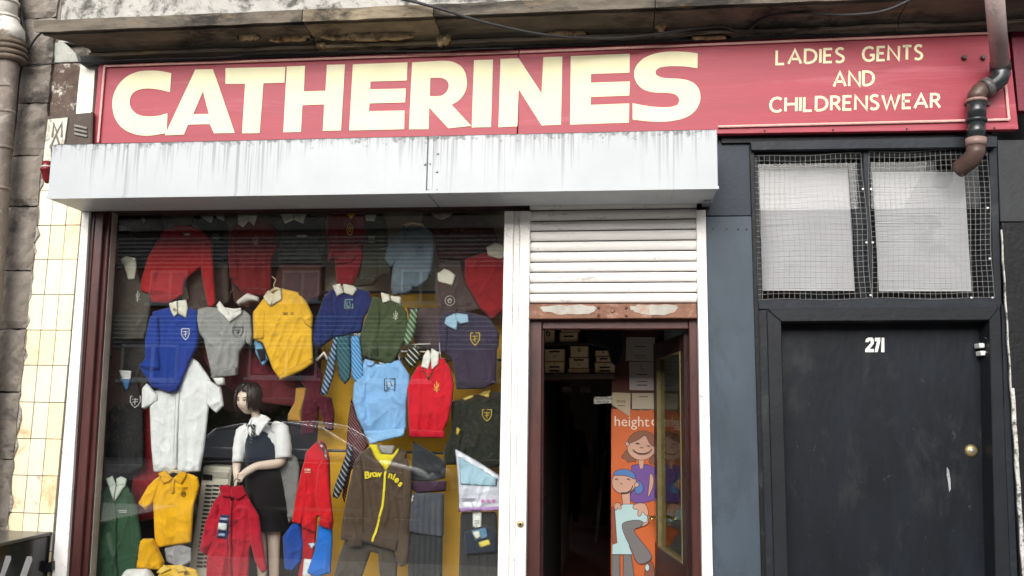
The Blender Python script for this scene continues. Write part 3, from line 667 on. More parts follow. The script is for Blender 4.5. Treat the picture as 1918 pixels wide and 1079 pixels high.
# ================================================================== doorway frame and open glazed door
df = thing('doorway_frame', 'dark maroon timber frame of the open shop doorway below the rusty rail', 'door frame', U(1147, 1100, .06))
slab('jamb', 'S', [(983, 590), (1015, 590), (1010, 1300), (966, 1300)], .05, .09, maroon, df, bevel=.004)
slab('stop', 'S', [(1011, 590), (1019, 590), (1016, 1300), (1005, 1300)], .09, .05, maroon_d, df, bevel=.003)
slab('jamb', 'S', [(1290, 590), (1312, 590), (1328, 1300), (1300, 1300)], .05, .09, maroon, df, bevel=.004)
slab('head', 'S', [(1016, 560), (1290, 560), (1290, 616), (1016, 616)], .06, .08, maroon, df, bevel=.004)
MB().box(xd0-.02, xd1+.02, .02, .3, .1, .16).build('threshold', kerbm, df, bevel=.006)
dr = thing('glazed_door', 'dark timber glazed shop door standing open inwards with brass lever handle', 'door', U(1290, 1240, .12))
hx = U(1290, 800, .14); d0 = Vector((hx.x, .14, 0)); fe = U(1231, 900, .96); dd = Vector((fe.x-hx.x, .82, 0)).normalized(); dn = Vector((-dd.y, dd.x, 0)); LW = .82
def leaf(a, b, z0, z1, th=.022, off=0.):
    c4 = [(a, -th), (b, -th), (b, th), (a, th)]
    lo = [d0+dd*s+dn*(t+off)+Vector((0, 0, z0)) for s, t in c4]; hi = [p+Vector((0, 0, z1-z0)) for p in lo]
    mb = MB(); mb.add(lo+hi, [(3, 2, 1, 0), (4, 5, 6, 7), (0, 1, 5, 4), (1, 2, 6, 5), (2, 3, 7, 6), (3, 0, 4, 7)]); return mb
wood_d = mat('dark_door_wood', (.03, .012, .01), .4, .3, 5, .2, 40, stretch=(3, 3, .5))
zdt = U(1290, 625, .14).z; zrail = at('P', (1005, 1030), .14).z
leaf(0, .09, .17, zdt).build('stile', wood_d, dr, bevel=.003); leaf(LW-.1, LW, .17, zdt).build('stile', wood_d, dr, bevel=.003)
leaf(.09, LW-.1, zdt-.1, zdt).build('rail', wood_d, dr, bevel=.003); leaf(.09, LW-.1, .17, zrail).build('rail', wood_d, dr, bevel=.003)
gilt = mat('gilt_bead', (.2, .16, .08), .4, .2, 20, metal=.3)
for a, b, z0, z1 in ((.09, .102, zrail, zdt-.1), (LW-.112, LW-.1, zrail, zdt-.1), (.102, LW-.112, zrail, zrail+.012), (.102, LW-.112, zdt-.112, zdt-.1)): leaf(a, b, z0, z1, .026).build('glazing_bead', gilt, dr)
leaf(.1, LW-.11, zrail, zdt-.1, .003).build('pane', glass_mat('door_glass', (.86, .9, .8), 1.12), dr)
zh = 1.02
for s in (1, -1):
    ob_ = dn*s*.026; c_ = d0+dd*(LW-.05)+ob_
    leaf(LW-.07, LW-.03, zh-.16, zh+.12, .003, s*.027).build('handle_plate', mat('brass', (.65, .48, .2), .25, .1, 20, metal=.9), dr)
    MB().tube([c_+Vector((0, 0, zh)), c_+dn*s*.045+Vector((0, 0, zh)), c_+dn*s*.05-dd*.02+Vector((0, 0, zh)), c_+dn*s*.05-dd*.12+Vector((0, 0, zh))], .009, 8).build('lever_handle', mat('brass', (.65, .48, .2)), dr, True)

# ================================================================== caged window over the black door
ow = thing('overdoor_window', 'two pane window with pale blinds behind galvanised wire mesh above the black door', 'window', U(1640, 555, .02))
slab('mullion', 'M', [(757, 60), (785, 60), (806, 745), (795, 745)], -.004, .1, navy, ow, bevel=.003)
slab('mullion', 'M', [(700, 118), (757, 115), (800, 745), (745, 745)], .09, .03, navy, ow, bevel=.003)
slab('head', 'M', [(262, 92), (1330, 70), (1330, 90), (262, 104)], .0, .14, navy_d, ow)
slab('sill', 'M', [(285, 745), (1352, 735), (1364, 790), (290, 790)], -.006, .3, navy, ow, bevel=.003)
blind_m = mat('blind_white', (.47, .475, .49), .6, .06, 5, .05, 50, dirt=(.39, .4, .415), ds=3, da=.45)
for P in ([(282, 60), (757, 50), (800, 745), (300, 745)], [(790, 60), (1325, 60), (1350, 740), (808, 740)]):
    slab('pane', 'M', P, .075, .006, glass_mat('upper_glass', (.98, .98, .98), 1.4), ow)
for (x0a, x1a, x0b, x1b, ya, yb) in ((293, 690, 306, 722, 156, 706), (800, 1212, 830, 1246, 172, 708)):
    mb = MB(); n = 46
    for k in range(n):
        t = k/n; t2 = (k+1.12)/n; y1 = ya+(yb-ya)*t; y2 = ya+(yb-ya)*t2; sl = random.uniform(-1.2, 1.2)
        l0 = x0a+(x0b-x0a)*t; r1_ = x1a+(x1b-x1a)*t
        a = at('M', (l0, y1+sl), .15); b = at('M', (r1_, y1+sl*.4), .15); c2 = at('M', (r1_, y2), .15); d2 = at('M', (l0, y2+sl), .15)
        mb.add([a, b, c2+Vector((0, -.007, 0)), d2+Vector((0, -.007, 0)), a+Vector((0, .001, 0)), b+Vector((0, .001, 0)), c2+Vector((0, -.006, 0)), d2+Vector((0, -.006, 0))], [(0, 3, 2, 1), (4, 5, 6, 7), (0, 4, 7, 3), (1, 2, 6, 5), (3, 7, 6, 2)])
    mb.build('blind_slats', blind_m, ow, kind='stuff', fix=False)
pb0 = at('M', (262, 60), .3); pb1 = at('M', (1340, 760), .3)
MB().box(pb0.x, pb1.x, .27, .31, pb1.z, pb0.z).build('room_back', mat('dark_room', (.02, .02, .024), .9), ow)
wire_m = mat('galvanised_wire', (.42, .43, .42), .4, .2, 30, metal=.35)
def mesh_panel(tl, tr, br, bl, nx, ny, seed):
    rnd = random.Random(seed); mb = MB()
    def P(u, v):
        a = (tl[0]+(tr[0]-tl[0])*u, tl[1]+(tr[1]-tl[1])*u); b = (bl[0]+(br[0]-bl[0])*u, bl[1]+(br[1]-bl[1])*u)
        p = at('M', (a[0]+(b[0]-a[0])*v, a[1]+(b[1]-a[1])*v), -.008)
        return p + Vector((.005*math.sin(v*9+u*3+seed), -.014*math.sin(math.pi*u)*math.sin(math.pi*v)*(1+.5*math.sin(u*11+v*7)), .005*math.sin(u*8+v*5+seed)))
    for i in range(nx+1): mb.tube([P(i/nx, j/8) for j in range(9)], .00085, 4)
    for j in range(ny+1): mb.tube([P(i/8, j/ny)+Vector((0, -.002, 0)) for i in range(9)], .00085, 4)
    mb.build('wire_mesh', wire_m, ow, kind='stuff', fix=False)
mesh_panel((265, 104), (752, 90), (798, 742), (286, 747), 21, 27, 1)
mesh_panel((783, 86), (1318, 70), (1345, 740), (805, 742), 23, 28, 2)
for q in ((267, 240), (276, 480), (758, 250), (795, 250), (774, 490), (802, 490), (1318, 335), (1328, 562), (1245, 738), (1340, 738), (792, 727)):
    c_ = at('M', q, -.01); MB().tube([c_, c_+Vector((0, -.006, 0))], [.007, .005], 7).build('staple', mat('bright_zinc', (.75, .75, .75), .35, .1, 30, metal=.5), ow)

# ================================================================== black street door
bd = thing('street_door', 'flat black painted street door numbered 271 with round brass lock', 'door', U(1660, 1180, .12))
door_m = mat('door_black', (.0065, .0088, .013), .5, .45, 4, .25, 30, spec=.22, dirt=(.02, .022, .024), ds=3, da=.5, dirt2=(.07, .07, .07), d2s=26, d2a=.2, stretch=(1, 1, .45))
fr_m = mat('frame_black', (.012, .0138, .017), .5, .25, 5, .2, 40, spec=.25)
slab('leaf', 'N', [(330, 80), (1135, 75), (1150, 1700), (345, 1700)], .13, .04, door_m, bd, bevel=.002)
slab('frame', 'N', [(283, 38), (1192, 30), (1150, 82), (340, 88)], -.008, .2, fr_m, bd, bevel=.004)
slab('frame', 'N', [(283, 39), (339.5, 88.5), (373, 1300), (318, 1300)], -.008, .2, fr_m, bd, bevel=.004)
slab('frame', 'N', [(1192, 31), (1242, 1300), (1180, 1300), (1150.5, 82.5)], -.008, .2, fr_m, bd, bevel=.004)
mb = MB()
for l in ([(667,168),(670,156),(680,150),(694,150),(700,158),(700,174),(684,195),(700,195),(700,207),(667,207),(667,196),(688,172),(688,163),(681,163),(680,168)], [(704.5,151),(725.5,151),(725,164),(715,207),(703,207),(713,165),(704.5,165)], [(730.5,151),(741,151),(741,207),(729,207)]):
    mb2 = MB(); letter_poly(mb2, [[at('N', p, .124) for p in l]], .004); mb2.build('digit', mat('digit_white', (.8, .8, .78), .5), bd)
c_ = at('N', (1079, 591), .128); MB().tube([c_+Vector((0, .002, 0)), c_+Vector((0, -.004, 0)), c_+Vector((0, -.012, 0)), c_+Vector((0, -.016, 0))], [.036, .034, .026, .02], 20).build('lock', mat('brass_dull', (.4, .3, .15)), bd, True)
MB().tube([c_+Vector((0, -.015, 0)), c_+Vector((0, -.018, 0))], [.014, .012], 14).build('lock_barrel', mat('zinc', (.35, .35, .36)), bd, True)
scr = [(985, 655), (993, 668), (998, 700), (1000, 740), (994, 752), (990, 715), (984, 685)]
f_ = [at('N', p, .1275) for p in scr]; MB().prism(f_, [p+Vector((0, .002, 0)) for p in f_]).build('scratch', mat('bare_scratch', (.3, .31, .33), .7, .3, 40), bd)
hg = bd
for q in ((1110, 172), (1116, 202)):
    slab('latch_box', 'N', [q, (q[0]+22, q[1]), (q[0]+23, q[1]+18), (q[0]+2, q[1]+18)], .05, .07, mat('latch_white', (.7, .7, .68), .4), hg, bevel=.003)
MB().tube([at('N', p, .03) for p in ((1130, 150), (1148, 160), (1152, 210), (1135, 215))], .006, 6).build('latch_wire', navy_d, hg, True)

# ================================================================== downpipes and cables
gp = mat('black_pvc', (.018, .022, .024), .22, .2, 10, .03, 40, spec=.6)
bp_ = mat('brown_pvc', (.085, .05, .042), .4, .2, 8, .05, 40)
pk = mat('faded_pvc', (.46, .36, .35), .45, .18, 5, .05, 40, dirt=(.3, .24, .22), ds=4, da=.4, stretch=(2, 2, .5))
dp = thing('downpipe', 'faded brown plastic downpipe with black offset bends crossing the red fascia', 'downpipe', at('V', (150, 1000), -.15))
YP = -.15; R0 = .047
def pt_(q, Y=YP): return at('V', q, Y)
MB().tube([pt_((255, -400), -.46), pt_((268, -60), -.46), pt_((296, 372), -.15)] if False else [pt_((246, -220), -.64), pt_((296, 380), -.17)], R0, 20).build('pipe', pk, dp, True)
MB().tube([pt_((296, 366)), pt_((298, 420))], R0+.007, 20).build('coupling', gp, dp, True)
MB().tube([pt_((298, 415)), pt_((300, 440)), pt_((290, 470)), pt_((262, 495)), pt_((230, 515)), pt_((195, 530))], R0+.003, 20).build('bend', gp, dp, True)
MB().tube([pt_((235, 512)), pt_((200, 528))], R0+.008, 20).build('coupling', mat('grey_pvc', (.09, .085, .08), .35), dp, True)
MB().tube([pt_((205, 526)), pt_((172, 545)), pt_((158, 568)), pt_((155, 600))], R0+.002, 20).build('bend', bp_, dp, True)
MB().tube([pt_((156, 600)), pt_((155, 718))], R0+.002, 20).build('pipe', gp, dp, True)
MB().tube([pt_((155, 708)), pt_((155, 728))], R0+.008, 20).build('coupling', gp, dp, True)
MB().tube([pt_((155, 728)), pt_((152, 830))], R0, 20).build('pipe', gp, dp, True)
MB().tube([pt_((152, 825)), pt_((152, 868))], R0+.007, 20).build('coupling', mat('pale_brown_pvc', (.26, .17, .15), .4), dp, True)
MB().tube([pt_((156, 594)), pt_((156, 610))], R0+.007, 20).build('collar', mat('pale_brown_pvc', (.26, .17, .15)), dp, True)
MB().tube([pt_((152, 865)), pt_((150, 905)), pt_((132, 940), -.13), pt_((100, 970), -.1), pt_((68, 994), -.07), pt_((45, 1008), -.05)], [R0+.002, R0+.002, R0+.004, R0+.003, R0+.002, R0+.002], 20).build('shoe', bp_, dp, True)
for q in ((78, 347), (190, 347), (95, 622), (218, 622)):
    c_ = at('V', q, SY); MB().tube([c_, c_+Vector((0, -.025, 0))], [.016, .012], 8).build('clip', bp_, dp)
lp = thing('downpipe', 'old flaking white and brown cast iron downpipe with joint collars at the left edge', 'downpipe', U(10, 1000, -.16))
def ow_(q, Y=-.17): return at('O', q, Y)
iron_w = mat('flaking_iron', (.6, .57, .52), .7, .15, 8, .3, 40, dirt=(.2, .15, .11), ds=6, da=.4)
iron_b = mat('brown_iron', (.2, .165, .14), .7, .3, 7, .4, 50, dirt=(.36, .33, .3), ds=5, da=.4)
MB().tube([ow_((75, -250)), ow_((70, 20)), ow_((62, 200))], .068, 20).build('pipe', iron_w, lp, True)
for a in (22, 195, 262): MB().tube([ow_((66, a)), ow_((64, a+26))], .082, 20).build('collar', iron_w, lp, True)
MB().tube([ow_((62, 255)), ow_((85, 315)), ow_((118, 370)), ow_((122, 470))], [.078, .08, .084, .086], 20).build('bend', iron_w, lp, True)
for a, r in ((480, .094), (540, .098), (600, .098), (655, .092)): MB().tube([ow_((118, a)), ow_((114, a+40))], r, 20).build('collar', mat('collar_iron', (.13, .1, .075), .75, .3, 9, .4, 40), lp, True)
MB().tube([ow_((120, 465)), ow_((95, 800)), U(0, 330, -.17), U(-26, 700, -.17), U(-90, 1500, -.17)], .06, 20).build('pipe', iron_b, lp, True)
for a in (163, 210, 277, 353): MB().tube([U(11-(a-163)*.066, a, -.17), U(11-(a-163)*.066, a+5, -.17)], .067, 20).build('joint_ring', iron_b, lp, True)
cab = mat('cable_black', (.025, .025, .026), .6, .1, 10, 0)
def cable(name, label, pts, r, Y=None):
    P = [U(p[0], p[1], p[2]) for p in pts]; Q = []
    for i in range(len(P)-1):                       # catmull-rom
        p0, p1, p2, p3 = P[max(i-1, 0)], P[i], P[i+1], P[min(i+2, len(P)-1)]
        for k in range(6):
            t = k/6; Q.append(.5*((2*p1)+(p2-p0)*t+(2*p0-5*p1+4*p2-p3)*t*t+(3*p1-p0-3*p2+p3)*t**3))
    Q.append(P[-1]); mb = MB(); mb.tube(Q, r, 6); return tag(mb.build(name, cab, None, True), label, 'cable')
cable('cable', 'black cable sagging across the cornice above the big cream letters', [(735, -6, -.42), (770, 2, -.43), (830, 18, -.43), (900, 40, -.4), (1000, 62, -.3), (1090, 71, -.22), (1180, 70, -.2), (1290, 55, -.2), (1345, 49, -.2), (1372, 55, -.18), (1388, 68, -.13)], .0085)
cable('cable', 'black cable rising from the fascia top towards the downpipe', [(1398, 68, -.13), (1410, 50, -.18), (1440, 30, -.24), (1500, 24, -.28), (1580, 28, -.3), (1650, 22, -.38), (1705, 0, -.42), (1740, -20, -.43)], .0085)
cable('cable', 'thick black cable running down beside the old iron downpipe', [(38, -10, -.1), (42, 40, -.1), (50, 70, -.1), (48, 75, -.12), (38, 110, -.14), (30, 150, -.14), (22, 240, -.14), (8, 360, -.14), (2, 480, -.14), (-10, 620, -.14)], .009)
cable('cable', 'thin black cable looping from the cornice end down the stone pier', [(84, 58, -.2), (72, 66, -.16), (58, 85, -.12), (46, 110, -.1), (36, 150, -.09), (30, 220, -.09), (20, 300, -.09), (14, 380, -.09)], .007)
cable('cable', 'thin grey cable strung along the top edge of the fascia', [(38, 122, -.1), (60, 124, -.1), (95, 119, -.1), (150, 117, -.1), (200, 114, -.125), (300, 110, -.125), (420, 107, -.125), (470, 101, -.125), (560, 99, -.125), (700, 96, -.125), (820, 96, -.125), (870, 92, -.125), (960, 90, -.125)], .0045)
cable('cable', 'short black cable hanging behind the white pipe at the top left corner', [(30, -8, -.1), (28, 25, -.1), (36, 55, -.1), (48, 72, -.1)], .006)

# ================================================================== black box at the bottom left
pb = thing('street_box', 'glossy black box with white slanted strokes standing against the cream tiles', 'box', U(50, 1150, -.5))
gl = mat('gloss_black', (.01, .01, .012), .18, .2, 8, .03, 40, spec=.5)
c_ = at('L', (455, 688), -.03); xR = c_.x; zT = c_.z; zlo = .11
MB().box(xR-1.1, xR, -1.3, -.03, zlo, zT-.02).build('body', gl, pb, bevel=.005)
MB().box(xR-1.11, xR+.006, -1.31, -.03, zT-.02, zT).build('lid', mat('grey_lid', (.09, .085, .08), .3, .3, 5, .05, 40), pb, bevel=.003)
def side_pt(q):                                       # where the photo's pixel meets the box's right-hand side
    d = ray(px('L', q)); return CAM + d*((xR+.002-CAM.x)/d.x)
for P in ([(55, 900), (95, 900), (98, 930), (40, 1079), (-30, 1200), (-60, 1200), (10, 1050)], [(240, 905), (280, 905), (285, 935), (235, 1079), (180, 1200), (140, 1200), (190, 1050)]):
    f_ = [side_pt(p) for p in P]; MB().prism(f_, [p+Vector((-.003, 0, 0)) for p in f_]).build('stroke', mat('stroke_white', (.75, .76, .78), .4), pb)
slab('foot', 'L', [(350, 985), (458, 950), (458, 1030), (350, 1079)], -.06, .05, gl, pb)
# ================================================================== the display behind the glass
YB = .53
dsp = thing('window_display', 'window display enclosure with mustard, cream and dark back panels behind the clothes', 'display', (U(560, 1150, .5).x, .5, zsill))
xD0 = xg0-.2; xD1 = U(985, 700, .16).x
darkp = mat('dark_panel', (.03, .025, .024), .9, .2, 4)
mustard = mat('mustard_panel', (.82, .47, .035), .8, .08, 3, .1, 60)
creamp = mat('cream_panel', (.7, .66, .54), .8, .08, 3, .1, 60)
MB().box(xD0, xD1+.02, .15, YB+.04, zsill-.04, zsill).build('floor', mat('display_floor', (.6, .54, .45), .7), dsp)
zmid = U(700, 545, YB).z; zm2 = U(400, 500, YB).z; xmid = U(596, 800, YB).x
MB().box(xD0, xmid-.002, YB, YB+.03, zsill, zm2-.002).build('back_panel', darkp, dsp)
MB().box(xD0, xmid-.002, YB, YB+.03, zm2, zceil+.6).build('back_panel', creamp, dsp)
MB().box(xmid, xD1, YB-.002, YB+.03, zsill, zmid-.002).build('back_panel', mustard, dsp)
MB().box(xmid, xD1, YB, YB+.03, zmid, zceil+.6).build('back_panel', creamp, dsp)
MB().box(xD0-.02, xD0, .15, YB+.03, zsill, zceil+.6).build('side_panel', mat('pinkish_panel', (.5, .4, .37), .8), dsp)
MB().box(xD1, xD1+.02, .15, 3.5, .1, zceil+.6).build('side_panel', darkp, dsp)
MB().box(xD0, xD1+.02, .45, YB+.03, zceil+.58, zceil+.6).build('ceiling', creamp, dsp)
steel = mat('rail_steel', (.06, .06, .06), .4, .1, 20, metal=.6)
for k, (yy, row) in enumerate(((.4, 372), (.39, 548), (.37, 668), (.4, 835))):
    a = U(200, row, yy); tag(MB().bar((xD0, yy, a.z), (xD1, yy, a.z), .009, 8).build('hanging_rail', steel), ('steel hanging rail behind the top row of jumpers', 'steel hanging rail behind the middle row of jumpers', 'steel hanging rail behind the white shirt and pale blue sweatshirt', 'steel hanging rail behind the lowest row of clothes')[k], 'rail', 'display rails')

NG = [0]
def garment(name, label, cat, Y, col, reg, body, T=.013, wr=.0095, sleeves=(), collar=None, ccol=CREAM, cr=None, bands=(), hook=None, group='school clothes in the window', bodyname='body', round_=.012, material=None, extra=(), s=.0095, ang=None, pleat=0.):
    NG[0] += 1; sd_ = NG[0]*11
    if Y < .7: Y = .16+(Y-.19)*.44
    zs = [at(reg, p, Y) for p in body]; base = Vector((sum(p.x for p in zs)/len(zs), Y, min(p.z for p in zs)))
    lum = max(col); col = tuple(min(.09, c*1.35+.005) for c in col) if lum < .065 else col
    g = thing(name, label, cat, base, group); mm = material or cloth_mat(col); trees = []
    o = cloth(bodyname, reg, body, Y, mm, g, T, wr, sd_, round_=round_, s=s, ang=ang, pleat=pleat); trees.append(BV[o.name])
    for k, sl in enumerate(sleeves):
        dy = sl[0] if isinstance(sl[0], float) else -.02; P = sl[1] if isinstance(sl[0], float) else sl
        q = cloth('sleeve', reg, P, Y+dy*.45, mm, g, T*1.15, wr*1.1, sd_+k+1, round_=.016); trees.append(BV[q.name])
    if cat in ('jumper', 'sweatshirt') and not any(b[0] == 'hem' for b in bands):
        yb = max(q_[1] for q_ in body)-.055*300*REG[reg][2]; clip = []
        for i in range(len(body)):
            a_, b_ = body[i], body[(i+1) % len(body)]
            if a_[1] >= yb: clip.append(a_)
            if (a_[1] >= yb) != (b_[1] >= yb): t_ = (yb-a_[1])/(b_[1]-a_[1]); clip.append((a_[0]+(b_[0]-a_[0])*t_, yb))
        wd_ = max(c_[0] for c_ in clip)-min(c_[0] for c_ in clip); wb_ = max(c_[0] for c_ in body)-min(c_[0] for c_ in body)
        if len(clip) > 3 and wd_ > .42*wb_: bands = list(bands)+[('hem', reg, clip, tuple(c_*.82 for c_ in col), .005)]
    for k, (nm, rg, P, c, t) in enumerate(bands):
        q = cloth(nm, rg, P, Y, cloth_mat(c), g, t, .003, sd_+20+k, s=.01, round_=.012, smooth_it=1, over=trees)
        trees.append(BV[q.name])
    if collar:
        rg = collar[0]
        for k, P in enumerate(collar[1:]):
            q = cloth('collar', rg, P, Y, cloth_mat(ccol), g, .007, .002, sd_+40+k, s=.007, round_=.006, smooth_it=1, over=trees); trees.append(BV[q.name])
    for c in (cr or []): crest(g, c[0], c[1], c[2], c[3], c[4], c[5], Y, trees, sd_)
    if hook:
        hk = hook[0]; P = [at(hk, p, Y-.01) for p in hook[1]]; MB().tube(P, .0035, 6).build('hanger_hook', steel if len(hook) < 3 else plain('hanger_wood', (.55, .42, .25), .5), g, True)
        if len(hook) > 3:
            P = [at(hk, p, Y-T*.6) for p in hook[3]]; MB().tube(P, .011, 8).build('hanger_bar', plain('hanger_wood', (.55, .42, .25), .5), g, True)
    for e in extra: e(g, trees)
    return g, trees
SILV = (.5, .5, .48); GOLD = (.6, .42, .08)
# --- top row
garment('jumper', 'black jumper with a slate grey sleeve in the top left corner of the window', 'jumper', .5, (.013, .013, .016), 'A', [(95, 40), (385, 35), (405, 130), (330, 260), (250, 310), (150, 285), (112, 180)], sleeves=[(-.05, [(118, 165), (200, 140), (245, 180), (240, 290), (165, 285), (130, 220)])], collar=('A', [(275, 62), (292, 55), (308, 70), (292, 95)]), ccol=(.2, .2, .2))
garment('sweatshirt', 'bright red sweatshirt with long sleeves hanging in the top row', 'sweatshirt', .40, (.38, .02, .024), 'A', [(395, 130), (470, 105), (560, 108), (640, 140), (690, 200), (690, 330), (622, 352), (560, 400), (530, 430), (520, 520), (440, 572), (340, 562), (325, 520), (300, 500), (330, 300)],
  sleeves=[(-.03, [(640, 145), (685, 190), (697, 320), (712, 560), (702, 590), (668, 592), (640, 470), (620, 355)]), (-.02, [(400, 135), (440, 150), (390, 330), (330, 520), (262, 490), (266, 430), (312, 280)])],
  bands=[('neckband', 'A', [(470, 102), (560, 100), (640, 135), (628, 150), (555, 122), (475, 120)], (.3, .012, .016), .008), ('size_label', 'A', [(520, 150), (560, 148), (576, 162), (540, 166)], (.7, .68, .62), .003)], hook=('A', [(560, 118), (575, 90), (572, 62)]))
garment('jumper', 'bottle black jumper with pale collar tips behind the red sweatshirt', 'jumper', .52, (.012, .018, .018), 'A', [(575, 45), (750, 45), (788, 110), (788, 310), (700, 315), (690, 200), (635, 140), (585, 90)], collar=('A', [(620, 45), (705, 45), (688, 92), (655, 75)], [(705, 45), (765, 45), (765, 80), (730, 62)]), ccol=(.45, .47, .45), cr=[('ring', 'A', (712, 182), 44, 50, (.25, .26, .26))])
garment('jumper', 'dark crimson jumper with cream collar and plant crest in the top row', 'jumper', .46, (.17, .012, .016), 'A', [(795, 110), (850, 75), (960, 55), (1025, 72), (1062, 130), (1082, 230), (1045, 310), (1040, 520), (900, 530), (800, 430), (785, 240)], sleeves=[(-.02, [(800, 110), (850, 85), (845, 300), (850, 430), (795, 420), (782, 250)])], collar=('A', [(848, 95), (852, 40), (915, 40), (912, 78), (880, 118)], [(915, 40), (968, 40), (945, 108), (912, 78)]), cr=[('plant', 'A', (955, 195), 46, 60, (.45, .25, .2))])
garment('jumper', 'charcoal jumper with white shirt collar and thin white lettering in the top row', 'jumper', .48, (.03, .034, .034), 'A', [(1025, 62), (1110, 45), (1250, 40), (1350, 55), (1372, 200), (1350, 315), (1090, 315), (1082, 220), (1064, 130)], sleeves=[(-.015, [(1305, 55), (1355, 60), (1375, 200), (1355, 310), (1315, 300)])], collar=('A', [(1103, 38), (1180, 38), (1185, 74), (1132, 98)], [(1182, 38), (1255, 38), (1238, 98), (1186, 74)]), cr=[('lines', 'A', (1230, 172), 62, 22, SILV)])
garment('jumper', 'maroon V neck jumper with yellow neck and gold oval crest', 'jumper', .44, (.2, .014, .02), 'B', [(170, 40), (290, 34), (392, 40), (398, 150), (388, 250), (330, 332), (225, 342), (215, 300), (180, 330), (172, 200)], sleeves=[(-.045, [(215, 342), (300, 240), (370, 195), (385, 300), (335, 462), (225, 458)])], bands=[('yellow_neck', 'B', [(278, 30), (347, 30), (313, 68)], (.65, .38, .03), .006)], cr=[('ring', 'B', (305, 128), 36, 70, GOLD)])
garment('jumper', 'dark olive jumper with grey lettered badge beside the grey blue sweatshirt', 'jumper', .43, (.028, .032, .022), 'B', [(395, 55), (440, 34), (500, 38), (528, 100), (528, 200), (512, 330), (490, 400), (440, 460), (320, 470), (345, 330), (392, 240)], sleeves=[(-.03, [(470, 240), (520, 230), (560, 280), (548, 390), (480, 402)])], collar=('B', [(396, 38), (468, 34), (452, 82), (405, 78)]), ccol=(.5, .5, .45), cr=[('letters', 'B', (437, 180), 38, 60, (.35, .36, .34))])
garment('sweatshirt', 'grey blue crew neck sweatshirt with ring crest on a wooden hanger', 'sweatshirt', .36, (.12, .16, .195), 'B', [(610, 118), (660, 105), (720, 112), (760, 108), (795, 170), (795, 290), (765, 430), (700, 472), (640, 510), (560, 520), (545, 460), (560, 330), (585, 240)], sleeves=[(-.02, [(565, 150), (625, 112), (640, 150), (600, 300), (548, 355), (510, 305), (520, 235)]), (-.01, [(758, 110), (790, 140), (806, 200), (803, 300), (775, 420), (745, 300)])], bands=[('neckband', 'B', [(620, 112), (640, 135), (675, 148), (715, 140), (735, 112), (728, 105), (705, 128), (672, 134), (645, 122), (630, 104)], (.1, .15, .2), .008)], cr=[('ring', 'B', (720, 245), 42, 72, (.03, .05, .1))], hook=('B', [(675, 85), (672, 60), (688, 55)], 1, [(622, 105), (675, 82), (738, 105)]))
garment('sweatshirt', 'very dark plum sweatshirt spread wide in the top right of the window', 'sweatshirt', .55, (.045, .008, .012), 'B', [(735, 35), (900, 28), (1060, 35), (1155, 100), (1178, 180), (1175, 275), (1100, 262), (960, 312), (830, 302), (800, 160), (725, 90)], collar=('B', [(778, 28), (850, 28), (850, 74), (815, 60)], [(850, 28), (925, 28), (890, 58), (850, 74)]), ccol=(.4, .3, .27), cr=[('lines', 'B', (950, 135), 60, 14, (.2, .08, .06))])
garment('jumper', 'faded red jumper with off white collar at the right edge of the window', 'jumper', .42, (.24, .014, .02), 'B', [(985, 300), (1120, 262), (1222, 300), (1232, 590), (1150, 665), (1080, 602), (985, 440)], collar=('B', [(1115, 235), (1170, 205), (1228, 225), (1228, 300), (1190, 305), (1125, 285)]), ccol=(.55, .52, .42))
garment('jumper', 'dark brown jumper with small cream collar and round badge on a wire hanger', 'jumper', .5, (.05, .036, .036), 'B', [(825, 330), (960, 310), (990, 440), (1085, 605), (960, 640), (840, 640), (812, 480)], collar=('B', [(823, 392), (866, 362), (900, 375), (935, 402), (916, 464), (830, 442)]), cr=[('ring', 'B', (900, 552), 58, 58, (.5, .47, .44))], hook=('B', [(870, 365), (872, 335), (858, 318), (872, 300), (895, 310)]))
# --- garments half seen in the gaps
garment('jumper', 'dark brown jumper behind the sleeve of the bright red sweatshirt', 'jumper', .6, (.062, .045, .04), 'A', [(470, 430), (560, 330), (700, 300), (790, 330), (790, 560), (640, 640), (520, 600)], collar=('A', [(505, 480), (545, 470), (560, 540), (520, 560)]), ccol=(.45, .4, .25))
garment('cardigan', 'rust brown cardigan above the hanger of the bright yellow sweatshirt', 'cardigan', .58, (.075, .03, .026), 'A', [(800, 430), (900, 530), (1040, 500), (1090, 330), (1340, 330), (1340, 520), (1250, 560), (1000, 640), (820, 560)])
garment('jumper', 'plum brown jumper between the green tie and the purple navy jumper', 'jumper', .5, (.055, .038, .042), 'B', [(640, 590), (840, 590), (850, 860), (760, 840), (690, 810)])
garment('blazer', 'black blazer between the royal blue jumper and the left window frame', 'blazer', .56, (.03, .026, .025), 'A', [(90, 760), (300, 740), (330, 900), (300, 1120), (100, 1120)])
garment('jumper', 'wine red jumper below the grey sweatshirt', 'jumper', .56, (.1, .016, .022), 'A', [(590, 800), (700, 780), (900, 800), (1060, 960), (1200, 1000), (1200, 1180), (900, 1150), (700, 1000)])
